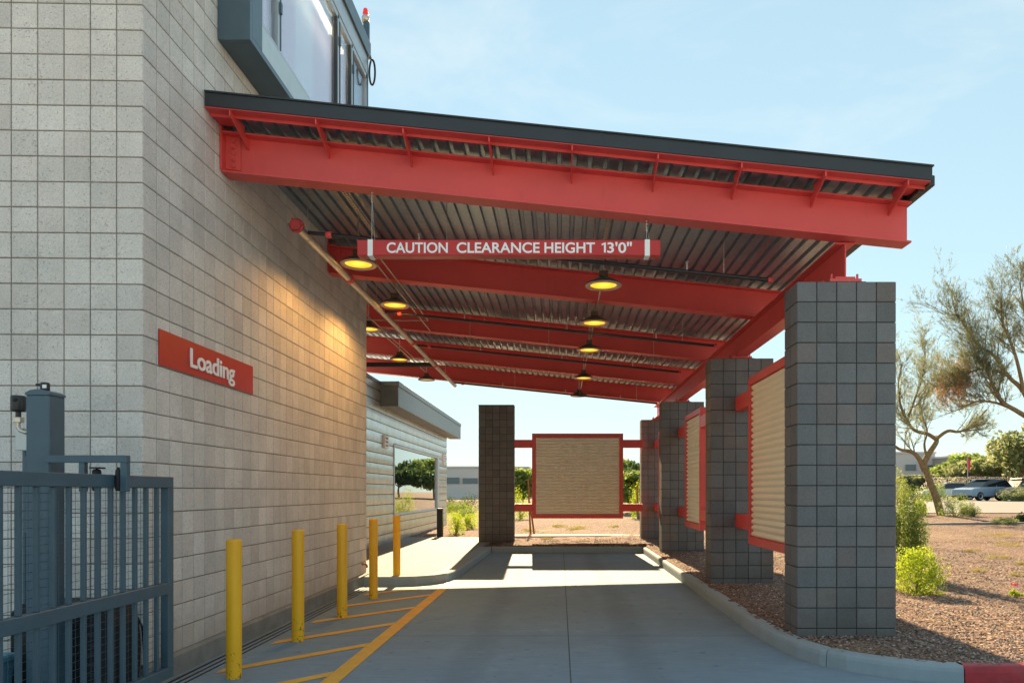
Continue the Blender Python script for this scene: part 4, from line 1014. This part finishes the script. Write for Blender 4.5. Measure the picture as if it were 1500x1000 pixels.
# background trees
def far_tree(px, d, h, w_, mat, label, n=2600, trunk=.28, ls=None):
    x, y, z = at(px, 0, d); t = empty('background_tree', (x, y, z)); tag(t, label, 'tree', 'trees beyond the parking lot and buildings')
    tr = MB(); tr.tube([(0, 0, -.1), (.1, 0, h * .2), (-.05, .1, h * .4), (0, 0, h * .6)], [.02 * h + .05, .016 * h + .04, .012 * h + .03, .03], 7)
    cl = []
    for _ in range(30):
        v = rndv(); c = Vector((v.x * w_ * .42, v.y * w_ * .42, h * (.60 + v.z * .36))); cl.append((c, random.uniform(.12, .26)))
        if _ < 9: tr.tube([(0, 0, h * .28), tuple(c * .6 + Vector((0, 0, h * .14))), tuple(c)], [.07, .045, .015], 5)
    tr.build('trunk', M['bark'], t, fixn=False)
    m = MB(); ls = ls or .0035 * d
    for _ in range(n):
        c, r = random.choice(cl); v = rndv(); v = v.normalized() * v.length ** .5; leaf(m, c + Vector((v.x * w_, v.y * w_, v.z * h * .55)) * r, ls * random.uniform(.6, 1.4), .5)
    m.build('crown', mat, t, fixn=False)
ft = [(1408, 95, 6.0, 6.5, 'green', 'light green tree standing left of the red banner'), (1428, 88, 5.0, 7.0, 'sage', 'gray green rounded tree right of the red banner'), (1450, 92, 6.0, 7.5, 'green', 'broad green tree behind the gray car'),
      (1478, 84, 6.6, 7.0, 'sage', 'tall open tree behind the pickup at the right edge'), (1500, 78, 8.5, 6.5, 'sage', 'tallest background tree, at the right edge of the view'),
      (765, 62, 3.4, 3.6, 'green', 'lime green tree seen between the lone pillar and the rear screen'), (925, 40, 2.3, 2.6, 'green', 'lime green young tree right of the rear screen'), (753, 80, 3.6, 4, 'green', 'green tree partly hidden by the right edge of the lone pillar'),
      (890, 90, 5.0, 8, 'green', 'green tree behind the square rear screen'), (840, 95, 5.2, 8, 'sage', 'olive tree hidden behind the square rear screen'), (935, 85, 4.5, 7, 'dgreen', 'dark tree low on the horizon beside the farthest right pillar'),
      (1000, 75, 5.5, 7, 'green', 'green tree hidden behind the right pillars'), (1050, 62, 6, 7, 'green', 'second green tree hidden behind the right pillars'), (1120, 66, 6, 8, 'dgreen', 'dark green tree hidden behind the right screens'), (1200, 60, 6, 7, 'green', 'green tree hidden behind the nearest pillar'),
      (1344, 92, 3.2, 5, 'sage', 'low olive tree in front of the white office building')]
for px, d, h, w_, mt, lb in ft: far_tree(px, d, h, w_, M[mt], lb)
bush('shrub', at(935, 0, 33), .5, .5, 1.7, 2400, .03, M['lime'], 'yellow green shrub beside the farthest right pillar, behind the rail', clumps=20)
bush('shrub', at(763, 0, 36), .7, .6, 1.5, 2400, .03, M['lime'], 'yellow green shrub low between the lone pillar and rear screen', clumps=20)
# tree stakes
for (a, b, lb) in (((773.5, 700), (777.5, 784), 'upright rusty tree stake left of the rear screen'), ((776, 735), (784, 786), 'leaning rusty tree stake at the lower left of the rear screen'), ((843 + 90, 712), (934, 745), 'thin rusty stake right of the rear screen')):
    d = 24.0; p0 = P(a[0], a[1], d); p1 = P(b[0], b[1] + 6, d); m = MB(); m.tube([tuple(Vector((0, 0, 0))), tuple(p0 - p1)], .03, 7); o = m.build('tree_stake', M['wood'], loc=tuple(p1)); tag(o, lb, 'stake', 'tree stakes behind the rear screen')

# ------------------------------------------------------------------ far buildings
def far_building(label, x0, x1, y0, y1, z0, z1, mat, wins, steps=()):
    t = empty('office_building', (x0, y0, z0)); tag(t, label, 'building')
    tf = lambda v: (v[0] - x0, v[1] - y0, v[2] - z0)
    m = MB(tf=tf); m.box(x0, x1, y0, y1, z0, z1); 
    for s in steps: m.box(*s)
    m.build('wall', mat, t)
    m = MB(tf=tf); m.box(x0 - .15, x1 + .15, y0 - .15, y1 + .15, z1, z1 + .3); m.build('parapet', M['stucco'], t)
    for (a, b, c, e) in wins:
        m = MB(tf=tf); m.box(a, b, y0 - .12, y0 - .02, c, e); wo_ = m.build('window', M['glass2'], t)
        m = MB(tf=tf)
        k = max(1, int((b - a) / 2.2))
        for i in range(k + 1): xx = a + (b - a) * i / k; m.box(xx - .06, xx + .06, y0 - .2, y0 - .13, c, e)
        m.build('mullion', M['graystucco'], wo_)
M['glass2'] = simple('blue_gray_glazing', (.10, .15, .17), .12, var=.1)
def X(px, d): return (px - VX) * d / F
def Z(py, d): return EYE + (VY - py) * d / F
d = 125
far_building('white two storey office building with gray window bands behind the leaning tree', X(1300, d), X(1370, d), d, d + 20, .5, Z(664, d), M['stucco'],
   [(X(1326, d), X(1341, d), Z(689, d), Z(680, d)), (X(1353, d), X(1369, d), Z(690, d), Z(681, d))])
far_building('gray wing of the office building with a dark corner window, right of the leaning trunk', X(1366, d) , X(1391, d), d - 6, d + 14, .5, Z(672, d), M['graystucco'],
   [(X(1371, d), X(1391, d), Z(689, d), Z(680, d)), (X(1389, d), X(1392, d), Z(702, d), Z(689, d))])
d = 130
far_building('long low white building with blue windows seen left of the lone pillar', X(560, d), X(702, d), d, d + 20, 0, Z(685, d), M['stucco'],
   [(X(640, d), X(673, d), Z(708, d), Z(699, d)), (X(678, d), X(700, d), Z(708, d), Z(700, d))])
far_building('low beige building between the lone pillar and the rear screen', X(735, d), X(772, d), d + 5, d + 25, 0, Z(684, d), M['stucco'], [(X(745, d), X(768, d), Z(712, d), Z(703, d))])
# fence in front of the trees
fn_ = empty('chain_link_fence', (X(1330, 70), 70, .8)); tag(fn_, 'thin dark chain link fence along the back of the parking lot', 'fence')
m = MB()
zt__ = Z(697, 70) - .8; Lf = X(1560, 70) - X(1330, 70)
m.tube([(0, 0, zt__), (Lf, 0, zt__)], .035, 5)
for i in range(1, 100):
    pass
m.build('top_rail', M['blackmetal'], fn_)
m = MB()
for i in range(9): m.tube([(Lf * i / 8, 0, -.3), (Lf * i / 8, 0, zt__)], .045, 6)
m.build('posts', M['blackmetal'], fn_)
m = MB(); xx = 0
while xx < Lf: m.tube([(xx, 0, 0), (min(Lf, xx + zt__), 0, zt__)], .006, 3, cap=False); m.tube([(xx, 0, zt__), (min(Lf, xx + zt__), 0, 0)], .006, 3, cap=False); xx += .12
m.build('mesh', M['blackmetal'], fn_)
# red banner
rb = empty('red_banner', tuple(P(1417.5, 716, 66))); tag(rb, 'small red feather banner on a pole in front of the background trees', 'banner')
m = MB(); m.tube([(0, 0, -.4), (0, 0, 3.0)], .03, 6); m.build('pole', M['alu'], rb)
m = MB(); fl = [(-.02, 1.7), (.16, 1.6), (.27, 2.1), (.24, 2.5), (.14, 2.9), (-.04, 2.95), (-.10, 2.4)]; m.prism(fl, 'y', -.01, .01); m.build('flag', M['signred'], rb)

# ------------------------------------------------------------------ cars
def car(loc, rz, prof, roof, W, paint, label, wheels, wr=.36, L_=4.6, scale=1.0, tail=(.3, .01, .01)):
    t = empty('parked_car', loc, rz); t.scale = (scale,) * 3; tag(t, label, 'car', 'cars in the parking lot')
    pm = simple('paint_' + label.split()[0], paint, .25, var=.04, metal=.15)
    m = MB(); hw = W / 2
    # body: lower hull with tucked edges
    n = len(prof); rows = []
    for (wv, shr) in ((-hw, .05), (-hw + .08, 0), (hw - .08, 0), (hw, .05)):
        rows.append([(x * (1 - shr * .3), wv, z if z < .5 else z - shr * .8) for x, z in prof])
    vs = [v for r in rows for v in r]
    fs = [(j * n + i, j * n + (i + 1) % n, (j + 1) * n + (i + 1) % n, (j + 1) * n + i) for j in range(3) for i in range(n)] + [list(range(n)), list(range(3 * n, 4 * n))]
    m.add(vs, fs, 0, False); bo = m.build('body', pm, t)
    # cabin
    k = len(roof); m = MB(); rows = [[(x, -hw + .1 + .16 * (z - roof[0][1]), z) for x, z in roof], [(x, hw - .1 - .16 * (z - roof[0][1]), z) for x, z in roof]]
    m.add(rows[0] + rows[1], [list(range(k)), list(range(2 * k - 1, k - 1, -1))] + [(i, (i + 1) % k, (i + 1) % k + k, i + k) for i in range(k)]); m.build('cabin_glass', M['carglass'], t)
    # roof skin and pillars
    m = MB(); top = [p for p in roof if p[1] > max(q[1] for q in roof) - .12]; xa_, xb_ = min(p[0] for p in top), max(p[0] for p in top); zt_r = max(p[1] for p in roof)
    m.cbox(xa_ - .05, xb_ + .05, -hw + .25, hw - .25, zt_r - .01, zt_r + .045, .02)
    for xx in (xa_ + (xb_ - xa_) * .5,):
        for s in (-1, 1): m.add([(xx - .05, s * (hw - .09), roof[0][1]), (xx + .05, s * (hw - .09), roof[0][1]), (xx + .05, s * (hw - .245), zt_r), (xx - .05, s * (hw - .245), zt_r)], [(0, 1, 2, 3)])
    m.build('roof', pm, t)
    for xw in wheels:
        for s in (-1, 1):
            m = MB(); m.lathe([(0, -.11), (wr * .62, -.11), (wr * .7, -.12), (wr * .95, -.12), (wr, -.08), (wr, .08), (wr * .95, .12), (0, .12)], (xw, s * (hw - .11), wr), 20, axis='y'); wo_ = m.build('wheel', M['tyre'], t)
            m = MB(); m.lathe([(0, -.02), (wr * .2, -.02), (wr * .62, .0), (wr * .64, .02)], (xw, s * (hw + .02) if s > 0 else -(hw + .02), wr), 16, axis='y'); m.build('rim', M['alu'], wo_)
    xe = max(p[0] for p in prof); xs_ = min(p[0] for p in prof)
    for s in (-1, 1):
        m = MB(); m.cbox(xs_ - .0, xs_ + .14, s * (hw - .42) - .12, s * (hw - .42) + .3 * (s > 0) + .12, .92, 1.04, .01); m.build('tail_light', simple('tail_lamp', tail, .3), t)
    m = MB(); m.cbox(xs_ - .03, xe + .02, -hw + .02, hw - .02, .26, .42, .03); m.build('bumper', M['tyre'], t)
suv_p = [(-2.3, .35), (2.3, .35), (2.35, .6), (2.28, .88), (1.9, 1.0), (1.0, 1.08), (-2.15, 1.14), (-2.32, 1.0), (-2.36, .6)]
suv_r = [(-2.18, 1.10), (1.25, 1.04), (.45, 1.58), (-.1, 1.68), (-1.3, 1.66), (-1.8, 1.52)]
sed_p = [(-2.25, .32), (2.25, .32), (2.3, .55), (2.2, .78), (1.8, .9), (1.0, .96), (-1.6, 1.0), (-2.2, .95), (-2.3, .6)]
sed_r = [(-1.75, .97), (1.15, .93), (.35, 1.38), (-.2, 1.44), (-.9, 1.40)]
def cpt(px, py, d): x = (px - VX) * d / F; return (x, d, gz(x, d) + .03)
car(cpt(1440, 0, 57), R(200), suv_p, suv_r, 1.9, (.26, .36, .48), 'blue gray crossover parked in the middle of the lot', (-1.42, 1.42), scale=.98)
car(cpt(1392, 0, 63), R(160), sed_p, sed_r, 1.8, (.55, .6, .63), 'white hatchback parked behind the left end of the blue gray crossover', (-1.38, 1.38), .33)
car(cpt(1503, 0, 56), R(180), suv_p, [(-.6, 1.10), (1.25, 1.04), (.75, 1.6), (.3, 1.68), (-.4, 1.66)], 1.95, (.32, .28, .24), 'tan pickup cut off by the right edge of the view', (-1.5, 1.5), .4)
for px, r, h, mt, lb in ((1484, 1.3, 1.3, 'sage', 'brownish round hedge left of the pickup'), (1497, .9, .8, 'sage', 'low gray hedge in front of the pickup'), (1343, 1.6, 1.1, 'green', 'hedge at the left end of the parking lot'), (1376, 1.2, 1.5, 'green', 'green hedge behind the leaning trunk')):
    bush('shrub', at(px, 0, 54), r, r * .7, h, 1800, .05, M[mt], lb, clumps=20)
